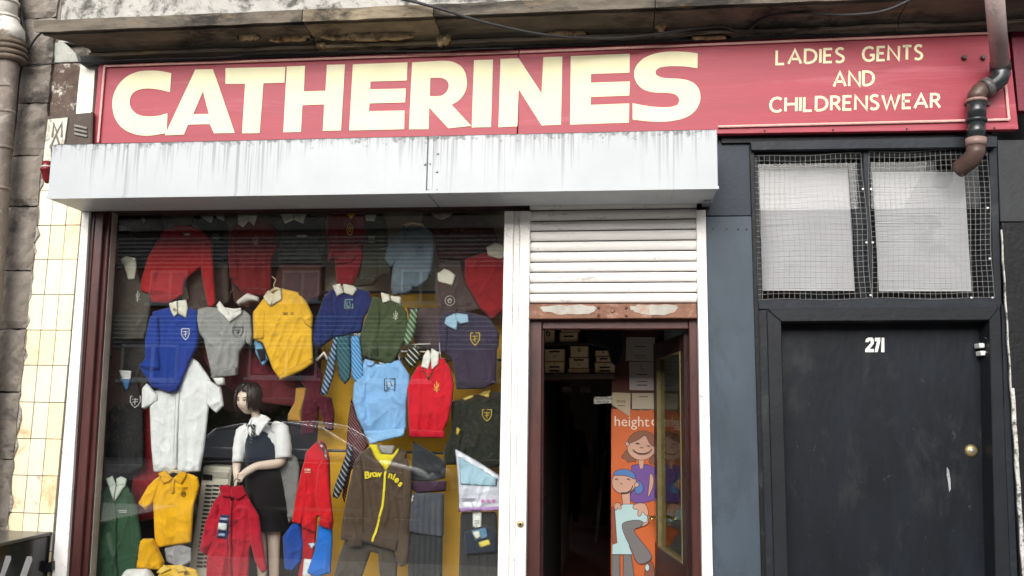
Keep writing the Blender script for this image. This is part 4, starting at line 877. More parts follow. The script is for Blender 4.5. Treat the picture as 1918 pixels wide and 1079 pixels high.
# --- second row
garment('jumper', 'grey brown jumper with striped cream collar at the left of the window', 'jumper', .42, (.06, .056, .046), 'A', [(160, 330), (235, 320), (265, 440), (330, 510), (322, 620), (292, 782), (105, 785), (92, 600), (112, 400)], collar=('A', [(153, 312), (182, 286), (245, 300), (252, 345), (240, 425), (200, 428), (180, 352)]), cr=[('plant', 'A', (255, 525), 34, 66, SILV)])
garment('blazer', 'black blazer half hidden at the left window frame', 'blazer', .48, (.012, .013, .017), 'A', [(75, 350), (135, 325), (128, 500), (108, 600), (100, 800), (80, 892), (15, 905), (32, 700), (55, 500)])
garment('jumper', 'royal blue jumper with cream collar and white shield crest', 'jumper', .30, (.016, .045, .27), 'A', [(335, 615), (440, 588), (550, 588), (602, 610), (612, 770), (602, 830), (572, 880), (520, 1000), (490, 1085), (440, 1098), (330, 1060), (252, 935), (320, 880), (330, 760)], sleeves=[(-.035, [(322, 640), (372, 650), (385, 800), (382, 962), (330, 978), (255, 940), (292, 890), (290, 780)])], collar=('A', [(440, 566), (490, 552), (495, 630), (470, 652), (450, 610)], [(492, 552), (545, 545), (553, 592), (546, 658), (496, 630)]), cr=[('shield', 'A', (538, 750), 44, 66, (.75, .76, .8)), ('ring', 'A', (478, 605), 18, 18, (.3, .28, .2))])
garment('sweatshirt', 'grey sweatshirt with open white polo collar and dark shield badge', 'sweatshirt', .29, (.27, .275, .27), 'A', [(605, 600), (660, 588), (740, 590), (785, 640), (880, 605), (920, 640), (925, 705), (892, 800), (852, 862), (842, 992), (692, 1008), (670, 920), (640, 780), (612, 740), (598, 660)], sleeves=[(-.01, [(890, 640), (922, 650), (932, 760), (922, 822), (890, 802)])], collar=('A', [(722, 578), (742, 552), (772, 592), (832, 640), (800, 684), (765, 640), (730, 612)], [(772, 592), (830, 600), (872, 594), (872, 632), (800, 684), (800, 630)]), ccol=(.75, .74, .7), cr=[('shield', 'A', (848, 740), 56, 64, (.03, .03, .04))], bands=[('white_cuff', 'A', [(690, 1000), (768, 1005), (772, 1050), (725, 1055)], (.7, .7, .68), .02), ('hem', 'A', [(688, 960), (845, 945), (842, 995), (692, 1010)], (.24, .245, .24), .008)], hook=('A', [(785, 560), (800, 500), (820, 470), (812, 450)]))
garment('polo_shirt', 'rolled white sleeve of a shirt poking out above the grey sweatshirt', 'shirt', .36, (.66, .62, .58), 'A', [(832, 558), (900, 503), (972, 530), (972, 558), (920, 556), (850, 584)], T=.03)
garment('sweatshirt', 'bright yellow sweatshirt with pale collar and small dark lettering', 'sweatshirt', .25, (.72, .41, .03), 'A', [(930, 620), (1000, 530), (1100, 475), (1200, 498), (1250, 555), (1288, 640), (1284, 780), (1292, 920), (1220, 970), (1095, 1022), (1050, 960), (990, 800), (935, 782)], wr=.008, T=.015, sleeves=[(-.02, [(1205, 505), (1255, 560), (1290, 640), (1284, 720), (1240, 690), (1215, 620)]), (-.015, [(935, 622), (985, 560), (1010, 600), (1000, 780), (938, 784)])], collar=('A', [(1000, 530), (1030, 488), (1070, 520), (1045, 590), (1012, 552)], [(1068, 500), (1108, 482), (1112, 545), (1050, 585)]), ccol=(.62, .56, .42), cr=[('lines', 'A', (1148, 630), 66, 20, (.08, .06, .02))], bands=[('hem', 'A', [(1090, 990), (1290, 890), (1294, 925), (1220, 972), (1096, 1024)], (.62, .35, .025), .008)], hook=('A', [(1068, 500), (1055, 455), (1068, 425), (1045, 405)], 1, [(1030, 500), (1070, 478), (1105, 490)]))
garment('scarf', 'folded scarf with sky blue and black checks under the yellow sweatshirt', 'scarf', .34, (.16, .35, .55), 'A', [(938, 785), (982, 788), (1024, 900), (992, 945), (948, 862)], T=.015, wr=.003, bands=[('dark_patch', 'A', [(958, 840), (1000, 835), (1016, 900), (985, 915)], (.02, .02, .03), .004)])
garment('jumper', 'navy blue jumper with broad white collar and pale green badge above the ties', 'jumper', .33, (.014, .026, .12), 'B', [(205, 475), (345, 475), (420, 498), (440, 570), (388, 650), (372, 735), (205, 772), (130, 832), (85, 812), (78, 720), (110, 640), (150, 520)], sleeves=[(-.02, [(150, 520), (195, 500), (215, 640), (200, 770), (130, 830), (82, 805), (80, 720)])], collar=('B', [(203, 462), (250, 448), (270, 505), (230, 528)], [(265, 450), (332, 464), (352, 485), (322, 524), (270, 505)]), ccol=(.66, .64, .56), cr=[('block', 'B', (300, 570), 46, 50, (.25, .42, .3))])
garment('jumper', 'moss green jumper with white collar tips and leaf badge beside the green tie', 'jumper', .31, (.035, .05, .022), 'B', [(440, 520), (500, 545), (600, 555), (642, 620), (652, 740), (592, 862), (552, 935), (470, 908), (370, 884), (362, 760), (400, 640)], sleeves=[(-.012, [(440, 522), (485, 560), (480, 760), (470, 900), (368, 880), (362, 760), (400, 640)])], collar=('B', [(488, 500), (540, 515), (548, 552), (500, 568)], [(545, 520), (608, 528), (608, 574), (550, 552)]), ccol=(.68, .66, .58), cr=[('plant', 'B', (577, 638), 38, 56, (.6, .58, .5))], bands=[('paper_tag', 'B', [(468, 898), (522, 920), (518, 945), (478, 925)], (.7, .68, .62), .004)])
garment('jumper', 'dark purple navy jumper with pale blue collar and yellow shield crest', 'jumper', .29, (.026, .021, .042), 'B', [(835, 640), (900, 608), (1010, 618), (1130, 650), (1188, 740), (1178, 810), (1172, 1040), (1100, 1072), (940, 1078), (910, 900), (840, 852), (828, 740)], T=.015, sleeves=[(-.015, [(1120, 650), (1190, 740), (1185, 830), (1140, 850), (1110, 760)]), (-.03, [(835, 640), (890, 650), (880, 860), (840, 856), (828, 740)])], collar=('B', [(868, 690), (880, 650), (932, 625), (950, 668), (940, 730), (905, 715)], [(935, 625), (1008, 634), (1014, 682), (960, 692), (940, 670)]), ccol=(.3, .46, .6), cr=[('shield', 'B', (1050, 780), 52, 74, (.7, .5, .05))], hook=('B', [(935, 628), (937, 590), (922, 575), (930, 555)]))
# --- ties
def tie(label, Y, reg, P, mm, g='ties in the window'): return garment('tie', label, 'tie', Y, (0, 0, 0), reg, P, T=.012, wr=.002, material=mm, group=g, bodyname='blade', round_=.015, s=.01)
tie('navy tie with pale blue diagonal stripes, left of the hanging trio', .27, 'B', [(205, 770), (238, 760), (222, 880), (205, 1000), (165, 1112), (125, 1105), (150, 1000), (175, 880)], stripe_mat('tie_navy', (.02, .03, .07), (.22, .36, .5), 14, .42, .7))
tie('teal and navy striped tie in the middle of the hanging trio', .26, 'B', [(225, 765), (300, 752), (312, 900), (306, 1010), (275, 1048), (240, 1010), (220, 880)], stripe_mat('tie_teal', (.016, .06, .12), (.05, .16, .12), 14, .35, .7))
tie('bright blue tie with thin light stripes, right of the hanging trio', .255, 'B', [(306, 765), (358, 752), (372, 850), (386, 1000), (345, 1052), (312, 1000)], stripe_mat('tie_blue', (.03, .2, .5), (.35, .55, .7), 18, .16, .7))
tie('dark green tie with pale diagonal stripes beside the moss green jumper', .26, 'B', [(662, 600), (712, 594), (694, 720), (672, 790), (640, 834), (618, 790), (640, 700)], stripe_mat('tie_green', (.05, .1, .05), (.3, .38, .26), 13, .3, .7))
tie('black tie with grey diagonal stripes beside the brown hooded top', .30, 'D', [(320, 385), (348, 390), (332, 480), (300, 600), (265, 668), (233, 656), (250, 590), (290, 480)], stripe_mat('tie_black', (.016, .018, .024), (.3, .33, .38), 13, .25, .7))
tie('long maroon tie with fine pale stripes behind the pale blue sweatshirt', .42, 'D', [(335, 130), (370, 220), (400, 300), (430, 385), (385, 440), (335, 520), (300, 692), (286, 650), (318, 480), (308, 400), (318, 250)], stripe_mat('tie_maroon', (.07, .012, .018), (.3, .2, .2), 22, .14, .7))
tr = thing('tie_card', 'dark card lettered THE at the top of the blue ties', 'card', at('B', (330, 770), .225))
slab('card', 'B', [(230, 738), (372, 735), (372, 772), (230, 772)], .225, .012, plain('card_black', (.02, .02, .025), .6), tr)
p_ = at('B', (345, 760), .222); text_mesh('THE', .024, p_, plain('print_white', (.75, .75, .72), .6), tr)
garment('tie', 'black tie with pale stripes folded on the little white rail', 'tie', .34, (0, 0, 0), 'B', [(650, 830), (712, 822), (722, 880), (690, 940), (652, 950), (628, 900)], T=.012, wr=.003, material=stripe_mat('tie_dark', (.02, .025, .022), (.5, .48, .4), 12, .2, .8), group='ties in the window')
wr_ = thing('tie_stand', 'small white wire stand beside the red jumper collar', 'stand', at('B', (660, 860), .33)); white_wire = plain('white_wire', (.6, .6, .58), .4)
for P in ([(590, 812), (780, 806)], [(590, 850), (840, 856)], [(592, 812), (596, 900)], [(690, 812), (692, 856)], [(835, 800), (842, 890)]): MB().bar(at('B', P[0], .235), at('B', P[1], .235), .0035, 6).build('wire', white_wire, wr_)
hw = thing('clothes_hanger', 'small white child hanger above the dark maroon jumper', 'hanger', at('B', (140, 900), .36))
MB().tube([at('B', p, .25) for p in ((105, 905), (150, 858), (170, 900))], .009, 8).build('arms', plain('hanger_white', (.7, .68, .65), .4), hw, True)
MB().tube([at('B', p, .25) for p in ((150, 858), (155, 820), (145, 795), (158, 785))], .003, 6).build('hook', steel, hw, True)
# --- third tier
garment('jumper', 'dark maroon jumper below the yellow sweatshirt', 'jumper', .46, (.075, .01, .02), 'D', [(60, -40), (140, -60), (185, 0), (172, 110), (232, 130), (248, 210), (242, 302), (200, 302), (165, 180), (150, 322), (70, 332), (72, 180), (95, 80), (60, 40)])
garment('scarf', 'gold speckled scarf hanging in the shade behind the mannequin', 'scarf', .5, (.4, .22, .05), 'D', [(40, 75), (97, 72), (97, 140), (72, 200), (76, 262), (-4, 252), (-2, 218), (34, 150)], T=.02)
garment('shirt', 'white short sleeved school shirt hanging below the royal blue jumper', 'shirt', .37, (.72, .735, .75), 'C', [(400, 190), (398, 100), (530, 60), (570, -40), (612, -98), (660, -62), (705, 0), (742, 60), (716, 180), (692, 400), (670, 522), (600, 528), (420, 526), (405, 350)], wr=.007, ang=.0, sleeves=[(-.03, [(358, 80), (385, 50), (442, 110), (446, 142), (372, 192), (356, 180)]), (-.03, [(706, 30), (782, 70), (796, 170), (755, 212), (700, 162)])], bands=[('placket', 'C', [(545, 60), (568, 55), (560, 300), (552, 526), (530, 526), (540, 300)], (.7, .71, .73), .004)])
garment('jumper', 'long black jumper with blue and white pennant collar by the left frame', 'jumper', .44, (.014, .014, .016), 'C', [(185, 10), (250, -10), (330, 20), (362, 180), (368, 500), (300, 530), (110, 525), (118, 300), (148, 150)], collar=('C', [(242, -18), (312, -14), (306, 32), (262, 30)]), ccol=(.72, .72, .72), bands=[('blue_collar_tip', 'C', [(250, 25), (308, 25), (287, 98), (268, 70)], (.06, .2, .45), .012)], cr=[('shield', 'C', (327, 150), 50, 60, (.6, .6, .6))])
garment('curtain', 'dark red cloth hanging behind the white shirt', 'cloth', .62, (.2, .012, .018), 'C', [(350, 190), (420, 180), (480, 500), (480, 760), (350, 790), (305, 650), (312, 560), (372, 450)], T=.03)
garment('jumper', 'pale blue sweatshirt with square black and white crest', 'sweatshirt', .29, (.22, .43, .74), 'D', [(407, -75), (480, -50), (595, -75), (650, 10), (648, 60), (632, 150), (630, 300), (530, 320), (430, 332), (398, 300), (370, 240), (343, 150), (348, 60), (380, -20)], T=.015, sleeves=[(-.01, [(380, -20), (410, -60), (420, 80), (425, 250), (398, 300), (368, 240), (343, 150), (348, 60)])], collar=('D', [(407, -80), (470, -62), (455, -40), (425, -38)]), ccol=(.24, .45, .76), bands=[('hem', 'D', [(402, 305), (628, 290), (622, 332), (540, 352), (440, 378)], (.26, .48, .78), .01)], cr=[('block', 'D', (545, 60), 56, 64, (.03, .035, .05)), ('letters', 'D', (545, 55), 36, 40, (.7, .72, .74))])
garment('jumper', 'scarlet V neck jumper with white shirt collar and gold monogram', 'jumper', .27, (.58, .012, .028), 'D', [(655, 20), (690, -40), (760, -78), (830, -85), (862, -30), (882, 60), (872, 150), (862, 220), (832, 300), (836, 342), (740, 338), (645, 338), (638, 200), (633, 80)], T=.015, sleeves=[(-.015, [(840, -70), (868, -20), (884, 60), (874, 150), (862, 222), (838, 290), (830, 150)])], collar=('B', [(728, 945), (742, 880), (770, 838), (795, 880), (772, 960)], [(790, 832), (838, 860), (832, 930), (790, 965), (788, 890)]), ccol=(.75, .74, .68), bands=[('hem', 'D', [(646, 296), (838, 308), (836, 344), (646, 338)], (.5, .01, .025), .008), ('neck_trim', 'B', [(735, 955), (772, 1010), (800, 965), (806, 972), (774, 1024), (730, 962)], (.6, .4, .1), .003)], cr=[('plant', 'D', (795, 70), 38, 58, (.72, .45, .1))])
garment('jumper', 'near black jumper with yellow collar edge and gold crest at the lower right', 'jumper', .40, (.016, .018, .013), 'D', [(870, 150), (930, 130), (1020, 110), (1090, 98), (1140, 100), (1150, 300), (1150, 480), (1080, 505), (980, 485), (840, 485), (828, 420), (870, 300)], sleeves=[(-.015, [(870, 150), (925, 135), (930, 330), (900, 480), (830, 470), (830, 410), (868, 300)])], collar=('D', [(1020, 112), (1048, 85), (1085, 84), (1072, 132)], [(932, 132), (1000, 106), (985, 130), (945, 145)]), ccol=(.55, .4, .1), cr=[('shield', 'D', (1062, 222), 48, 60, GOLD)], bands=[('cuff_stripe', 'D', [(900, 280), (925, 298), (912, 336), (898, 320)], (.6, .45, .06), .003)])
# --- bottom tier
garment('cardigan', 'bottle green cardigan with pale collar at the bottom left of the window', 'cardigan', .26, (.03, .075, .04), 'C', [(175, 600), (275, 590), (315, 650), (332, 750), (345, 930), (335, 1090), (100, 1090), (80, 900), (115, 680)], T=.015, sleeves=[(-.02, [(110, 640), (155, 615), (150, 800), (110, 930), (105, 1090), (55, 1075), (33, 990), (75, 780)]), (-.02, [(290, 610), (322, 680), (350, 820), (362, 935), (342, 1000), (305, 920), (298, 760)])], collar=('C', [(176, 560), (212, 542), (232, 590), (222, 684), (198, 620)], [(230, 560), (255, 545), (288, 560), (282, 596), (222, 684), (232, 600)]), ccol=(.5, .56, .5), cr=[('letters', 'C', (262, 730), 44, 20, SILV)], bands=[('placket', 'C', [(216, 684), (232, 684), (238, 1088), (218, 1088)], (.022, .058, .03), .004)])
garment('polo_shirt', 'golden yellow polo shirt with dark pear shaped badge on a wooden hanger', 'polo shirt', .30, (.76, .4, .012), 'C', [(465, 545), (530, 555), (605, 530), (655, 555), (655, 640), (636, 700), (622, 902), (480, 922), (430, 934), (418, 700), (415, 640)], sleeves=[(-.015, [(465, 540), (430, 560), (390, 600), (338, 692), (378, 728), (416, 690), (445, 620)]), (.0, [(615, 532), (658, 552), (666, 600), (655, 645), (638, 690), (618, 600)])], collar=('C', [(452, 532), (490, 512), (530, 556), (512, 578), (482, 588)], [(532, 556), (578, 518), (608, 530), (580, 590), (548, 575)]), ccol=(.7, .36, .01), bands=[('placket', 'C', [(522, 560), (542, 560), (540, 640), (522, 640)], (.68, .35, .01), .003)], cr=[('ring', 'C', (587, 640), 20, 30, (.06, .02, .01)), ('lines', 'C', (585, 612), 46, 16, (.06, .02, .01))], hook=('C', [(530, 530), (532, 505), (545, 495)], 1, [(490, 535), (530, 518), (580, 535)]))
garment('folded_shirt', 'folded yellow shirt tucked beside the green cardigan', 'shirt', .24, (.72, .38, .012), 'C', [(360, 880), (422, 878), (478, 1000), (474, 1046), (338, 1036)], T=.05)
garment('folded_shirt', 'folded white shirt at the bottom edge of the window', 'shirt', .2, (.72, .72, .7), 'C', [(230, 1120), (278, 1042), (400, 1036), (450, 1120)], T=.05)
garment('polo_shirt', 'yellow polo shirt lying with its collar at the bottom edge', 'polo shirt', .19, (.74, .46, .05), 'C', [(420, 1120), (475, 1022), (560, 1020), (650, 1045), (680, 1120)], T=.014, collar=('C', [(440, 1060), (485, 1015), (525, 1040), (470, 1068)], [(540, 1030), (575, 1012), (610, 1050), (560, 1060)]), ccol=(.74, .5, .1), cr=[('ring', 'C', (605, 1060), 22, 18, (.06, .03, .01))])
garment('plastic_bag', 'crumpled grey plastic bag under the yellow polo shirt', 'bag', .33, (.3, .3, .31), 'C', [(478, 930), (560, 908), (622, 930), (622, 1004), (560, 1034), (488, 1002)], T=.014, wr=.02)
um = thing('umbrella', 'black crook handled umbrella leaning beside the green cardigan', 'umbrella', at('C', (330, 1120), .45))
MB().tube([at('C', p, .45) for p in ((318, 560), (335, 520), (332, 480), (345, 458), (368, 462), (372, 500), (350, 560), (340, 800), (335, 1120))], .009, 8).build('shaft', gl, um, True)
MB().tube([at('C', p, .45) for p in ((326, 575), (318, 545))], .012, 8).build('handle_tip', plain('tip_pink', (.5, .25, .2), .5), um, True)
# beige fan heater
ht = thing('tower_heater', 'tall beige tower heater with slotted grille behind the red jacket', 'heater', at('C', (650, 1120), .4))
beige = mat('beige_plastic', (.5, .47, .4), .5, .08, 5, .05, 40)
slab('casing', 'C', [(682, 490), (835, 500), (800, 780), (770, 1140), (590, 1140), (640, 800)], .36, .18, beige, ht, bevel=.012)
slab('top_trim', 'C', [(690, 520), (820, 528), (814, 560), (684, 552)], .353, .01, mat('beige_shade', (.36, .34, .29), .5), ht, bevel=.003)
slab('control_panel', 'C', [(682, 535), (734, 540), (730, 570), (680, 566)], .349, .008, gl, ht)
slot_m = plain('slot_dark', (.03, .028, .025), .8)
for k in range(21):
    yy = 592+k*21.5; xo = -(yy-592)*.118
    for j in range(3):
        xs0 = 700+xo+j*38
        if xs0 > 780: continue
        slab('slot', 'C', [(xs0, yy), (xs0+33, yy+2), (xs0+31, yy+13), (xs0-2, yy+11)], .356, .006, slot_m, ht)
# mannequin's clothes and figure follow below; the red jacket hangs from its hand
garment('jacket', 'red hooded rain jacket with navy tag hanging from the mannequin hand', 'jacket', .235, (.42, .012, .03), 'C', [(780, 630), (745, 680), (725, 800), (706, 960), (700, 1110), (925, 1110), (935, 930), (962, 900), (962, 740), (922, 640)], T=.015, wr=.016, sleeves=[(-.015, [(745, 672), (775, 700), (760, 850), (705, 972), (662, 944), (698, 790)]), (-.015, [(920, 650), (985, 760), (1003, 900), (1028, 1045), (1000, 1066), (962, 1005), (935, 895), (925, 760)])], collar=('C', [(775, 602), (820, 588), (850, 610), (840, 660), (788, 655)], [(845, 600), (902, 594), (925, 642), (882, 674), (840, 658)]), ccol=(.36, .01, .025), bands=[('swing_tag', 'C', [(788, 748), (842, 754), (822, 882), (764, 872)], (.02, .035, .1), .004), ('tag_label', 'C', [(778, 790), (826, 796), (820, 836), (772, 830)], (.75, .75, .75), .003), ('tag_print', 'C', [(788, 762), (834, 767), (832, 782), (786, 776)], (.35, .4, .55), .003), ('tag_print', 'C', [(778, 846), (812, 850), (808, 868), (774, 864)], (.3, .42, .6), .003), ('flap', 'C', [(838, 660), (850, 660), (846, 1105), (830, 1105)], (.34, .01, .024), .006)], cr=[('ring', 'C', (862, 785), 24, 34, (.2, .02, .03))], hook=('C', [(845, 605), (848, 575), (862, 560), (880, 568)]))
garment('jacket', 'grey jacket showing behind the mannequin elbow', 'jacket', .6, (.2, .2, .195), 'D', [(-45, 440), (0, 415), (48, 450), (62, 500), (44, 760), (0, 805), (-60, 800), (-70, 600)])
garment('hooded_top', 'red zip hooded top with white hood trim beside the mannequin', 'hooded top', .36, (.56, .014, .022), 'D', [(92, 420), (150, 362), (200, 372), (222, 450), (226, 600), (200, 760), (155, 762), (150, 852), (72, 822), (60, 640), (82, 500)], T=.015, sleeves=[(-.015, [(95, 420), (112, 470), (104, 640), (72, 805), (18, 792), (40, 650), (64, 540)]), (-.03, [(190, 430), (216, 470), (222, 600), (242, 790), (236, 826), (176, 804), (142, 650), (158, 500)])], bands=[('hood', 'D', [(150, 362), (185, 350), (222, 420), (224, 462), (200, 450), (172, 400)], (.5, .012, .02), .015), ('hood_trim', 'D', [(150, 366), (184, 358), (212, 412), (218, 460), (210, 458), (200, 420), (178, 372)], (.7, .66, .6), .004), ('cuff', 'D', [(176, 770), (238, 785), (236, 828), (174, 806)], (.48, .01, .018), .008)], cr=[('letters', 'D', (110, 512), 30, 30, (.7, .65, .5))])
garment('trousers', 'red jogging trousers with a paper label below the red hooded top', 'trousers', .42, (.4, .014, .022), 'D', [(70, 800), (152, 830), (142, 930), (105, 1110), (45, 1110), (75, 980)], bands=[('paper_label', 'D', [(108, 905), (140, 898), (152, 915), (125, 934)], (.5, .6, .68), .004), ('paper_label', 'D', [(88, 984), (132, 990), (122, 1090), (78, 1090)], (.7, .72, .72), .004)])
garment('drawstring_bag', 'bright blue cloth bag hanging right of the red trousers', 'bag', .38, (.014, .15, .6), 'D', [(165, 780), (236, 820), (237, 900), (226, 1064), (150, 1085), (98, 1062), (142, 940)], T=.015)
garment('drawstring_bag', 'darker blue cloth bag left of the red trousers', 'bag', .40, (.012, .06, .32), 'D', [(-30, 870), (20, 800), (62, 788), (82, 900), (70, 1000), (22, 1054), (-20, 1040)], T=.015)
brw = (.085, .058, .04)
def brownie(g, trees):
    yel = plain('embroidery_yellow', (.75, .62, .03), .7)
    mb = MB(); P = [at('D', p, .185) for p in ((521, 520), (516, 600), (505, 700), (480, 800), (450, 906))]
    P = [Vector((p.x, on_surface(trees, p.x, p.z, .2)-.006, p.z)) for p in P]; Q = []
    for i in range(len(P)-1):
        for k in range(8):
            c = P[i].lerp(P[i+1], k/8); c.y = on_surface(trees, c.x, c.z, .2)-.006; Q.append(c)
    ribbon(mb, Q, .0125, .006); mb.build('zip', yel, g)
    for ch, (x, y), r in (('B', (425, 553), 4), ('r', (446, 547), 2), ('o', (464, 544), 0), ('w', (485, 545), 0), ('n', (546, 552), -14), ('i', (561, 560), -22), ('e', (575, 573), -30), ('s', (592, 594), -42)):
        p = at('D', (x, y+4), .185); p.y = on_surface(trees, p.x, p.z, .2)-.009
        text_mesh(ch, .056 if ch != 'B' else .058, p, yel, g, 'letter', rot=math.radians(r), thick=.004, offset=.0016)
garment('hooded_top', 'brown zip hooded top lettered Brownies with yellow lining and zip', 'hooded top', .27, brw, 'D', [(380, 420), (440, 390), (520, 520), (590, 385), (630, 420), (642, 560), (622, 760), (578, 945), (500, 918), (400, 892), (398, 700), (385, 560)], T=.0155, sleeves=[(-.02, [(392, 418), (352, 470), (320, 620), (286, 800), (278, 884), (322, 896), (332, 922), (402, 916), (406, 700), (402, 540)]), (-.02, [(622, 425), (660, 520), (657, 720), (640, 1012), (600, 1030), (570, 1002), (586, 860), (614, 700)])], bands=[('yellow_lining', 'D', [(430, 375), (480, 378), (500, 425), (560, 430), (602, 378), (590, 420), (524, 522), (468, 450)], (.7, .58, .03), .01), ('grey_lining', 'D', [(480, 380), (578, 382), (560, 430), (502, 426)], (.3, .29, .27), .004), ('cuff', 'D', [(326, 868), (404, 872), (402, 920), (330, 924)], (.07, .047, .033), .008), ('hem', 'D', [(402, 840), (590, 885), (578, 948), (500, 922), (400, 894)], (.075, .05, .035), .008)], extra=(brownie,))
garment('trousers', 'brown trousers hanging under the brown hooded top', 'trousers', .33, (.07, .058, .045), 'D', [(305, 880), (440, 900), (560, 925), (582, 1000), (578, 1120), (490, 1120), (478, 960), (440, 950), (380, 1120), (235, 1120), (268, 980)])
garment('skirt', 'charcoal skirt folded at an angle right of the brown hooded top', 'skirt', .36, (.022, .024, .028), 'D', [(665, 358), (730, 398), (800, 440), (842, 480), (838, 556), (760, 576), (650, 572), (658, 480)], T=.03)
garment('skirt', 'dark purple waistband of a skirt above the pleated grey skirt', 'skirt', .33, (.035, .014, .03), 'D', [(650, 575), (846, 570), (841, 626), (690, 638), (650, 612)], T=.014, wr=.004)
garment('skirt', 'grey knife pleated school skirt with a small white tag', 'skirt', .31, (.075, .082, .1), 'D', [(660, 636), (832, 636), (830, 870), (740, 862), (644, 842)], T=.035, wr=.003, pleat=28., s=.009, bands=[('paper_tag', 'D', [(662, 640), (678, 640), (676, 684), (660, 682)], (.7, .7, .68), .004)])
garment('skirt', 'black pleated skirt below the grey pleated skirt', 'skirt', .34, (.016, .017, .02), 'D', [(650, 838), (825, 862), (820, 1120), (636, 1120)], T=.035, wr=.003, pleat=30., s=.009)
def pack(g, trees):
    txt = plain('print_pink', (.55, .2, .45), .6)
    for k in range(3):
        p = at('D', (1046+k*28, 674), .22); p.y = on_surface(trees, p.x, p.z, .2)-.004; MB().bar(p, p+Vector((0, -.002, 0)), .011, 14).build('print_dot', txt, g)
    p = at('D', (965, 682), .22); p.y = on_surface(trees, p.x, p.z, .2)-.004; crest(g, 'lines', 'D', (965, 672), 80, 26, (.25, .22, .3), .2, trees, 0)
plastic = mat('clear_wrap', (.62, .64, .74), .12, .1, 10, .6, 30, spec=.7)
garment('packed_shirt', 'new white shirt in glossy plastic packaging with lilac print at the lower right', 'packed shirt', .24, (.6, .6, .7), 'D', [(888, 398), (1000, 460), (1132, 545), (1138, 726), (910, 736), (905, 560)], T=.014, wr=.008, material=plastic, bands=[('blue_shirt_face', 'D', [(912, 440), (1000, 490), (1118, 560), (1112, 600), (920, 590)], (.36, .55, .68), .004), ('lilac_band', 'D', [(912, 715), (1136, 706), (1138, 728), (912, 736)], (.45, .26, .55), .003)], extra=(pack,))
garment('trousers', 'black school trousers with white label at the lower right', 'trousers', .30, (.02, .02, .021), 'D', [(918, 738), (1112, 738), (1124, 1120), (908, 1120)], T=.014, bands=[('paper_label', 'D', [(984, 722), (1033, 722), (1033, 824), (984, 820)], (.74, .74, .72), .004)], cr=[('lines', 'D', (1008, 790), 26, 30, (.2, .2, .2))])
garment('packed_trousers', 'folded navy trousers with blue and yellow card over the black trousers', 'packed trousers', .24, (.012, .018, .032), 'D', [(938, 845), (1000, 822), (1062, 806), (1112, 858), (1112, 952), (946, 968)], T=.014, bands=[('card', 'D', [(978, 836), (1056, 818), (1070, 870), (1000, 892)], (.12, .26, .4), .004), ('photo', 'D', [(984, 842), (1022, 834), (1034, 872), (1002, 884)], (.65, .68, .62), .003), ('yellow_label', 'D', [(1014, 896), (1076, 880), (1083, 912), (1025, 928)], (.72, .6, .12), .004)])

# ================================================================== the child mannequin
MY = .33
def mp_(q, dy=0.): return at('H', q, MY+dy)
def src(q, dy=0.): return U(q[0], q[1], MY+dy)
skin_m = mat('mannequin_skin', (.7, .56, .47), .42, .06, 6, .02, 40, spec=.35)
mq = thing('mannequin', 'child shop mannequin in white shirt, dark pinafore and striped tie', 'mannequin', src((505, 1115)))
def skin_mesh(nodes, edges, root=0, lvl=2):
    me = bpy.data.meshes.new('s'); me.from_pydata([n[0] for n in nodes], edges, []); o = bpy.data.objects.new('s', me); C.objects.link(o)
    md = o.modifiers.new('skin', 'SKIN'); md.use_smooth_shade = True
    sv = me.skin_vertices[0].data
    for i, n in enumerate(nodes): sv[i].radius = (n[1], n[1] if len(n) < 3 else n[2]); sv[i].use_root = (i == root)
    ss = o.modifiers.new('sub', 'SUBSURF'); ss.levels = lvl; ss.render_levels = lvl
    dg = bpy.context.evaluated_depsgraph_get(); m2 = bpy.data.meshes.new_from_object(o.evaluated_get(dg))
    v = [tuple(x.co) for x in m2.vertices]; f = [tuple(p.vertices) for p in m2.polygons]
    bpy.data.objects.remove(o); return v, f
pel = src((497, 930)); wst = src((492, 880)); chs = src((492, 825)); nk = src((482, 788)); hd = src((475, 760))
shL = src((452, 808), .03); elL = src((445, 862), .0); wrL = src((443, 884), -.07); haL = src((442, 896), -.08)
shR = src((528, 806), .02); elR = src((528, 868), -.03); wrR = src((478, 873), -.14); haR = src((458, 888), -.15)
hpL = src((486, 950)); hpR = src((512, 950)); knL = src((490, 1040)); knR = src((513, 1042)); anL = src((492, 1112)); anR = src((514, 1112))
N = [(pel, .07), (wst, .065), (chs, .075), (nk, .03), (hd, .028), (shL, .035), (elL, .033), (wrL, .026), (haL, .027), (shR, .035), (elR, .037), (wrR, .026), (haR, .028), (hpL, .055), (knL, .036), (anL, .026), (hpR, .055), (knR, .036), (anR, .026)]
Eg = [(0, 1), (1, 2), (2, 3), (3, 4), (2, 5), (5, 6), (6, 7), (7, 8), (2, 9), (9, 10), (10, 11), (11, 12), (0, 13), (13, 14), (14, 15), (0, 16), (16, 17), (17, 18)]
def addfingers(hand, dirv, side, th, k0):
    for i, (o_, L) in enumerate(((-1.2, .034), (-.4, .04), (.4, .038), (1.2, .03))):
        a = hand+side*o_*.010; b = a+dirv*L*.6; c = b+dirv*L*.45+Vector((0, .006, -.01))
        k = len(N); N.append((a, .008)); N.append((b, .007)); N.append((c, .0055)); Eg.append((k0, k)); Eg.append((k, k+1)); Eg.append((k+1, k+2))
    k = len(N); N.append((hand-dirv*.012+th*.02, .008)); N.append((hand+dirv*.012+th*.032, .0065)); Eg.append((k0, k)); Eg.append((k, k+1))
addfingers(haR+Vector((-.012, 0, -.008)), Vector((-.62, -.05, -.78)).normalized(), Vector((.78, 0, -.62)), Vector((-.8, 0, .35)), 12)
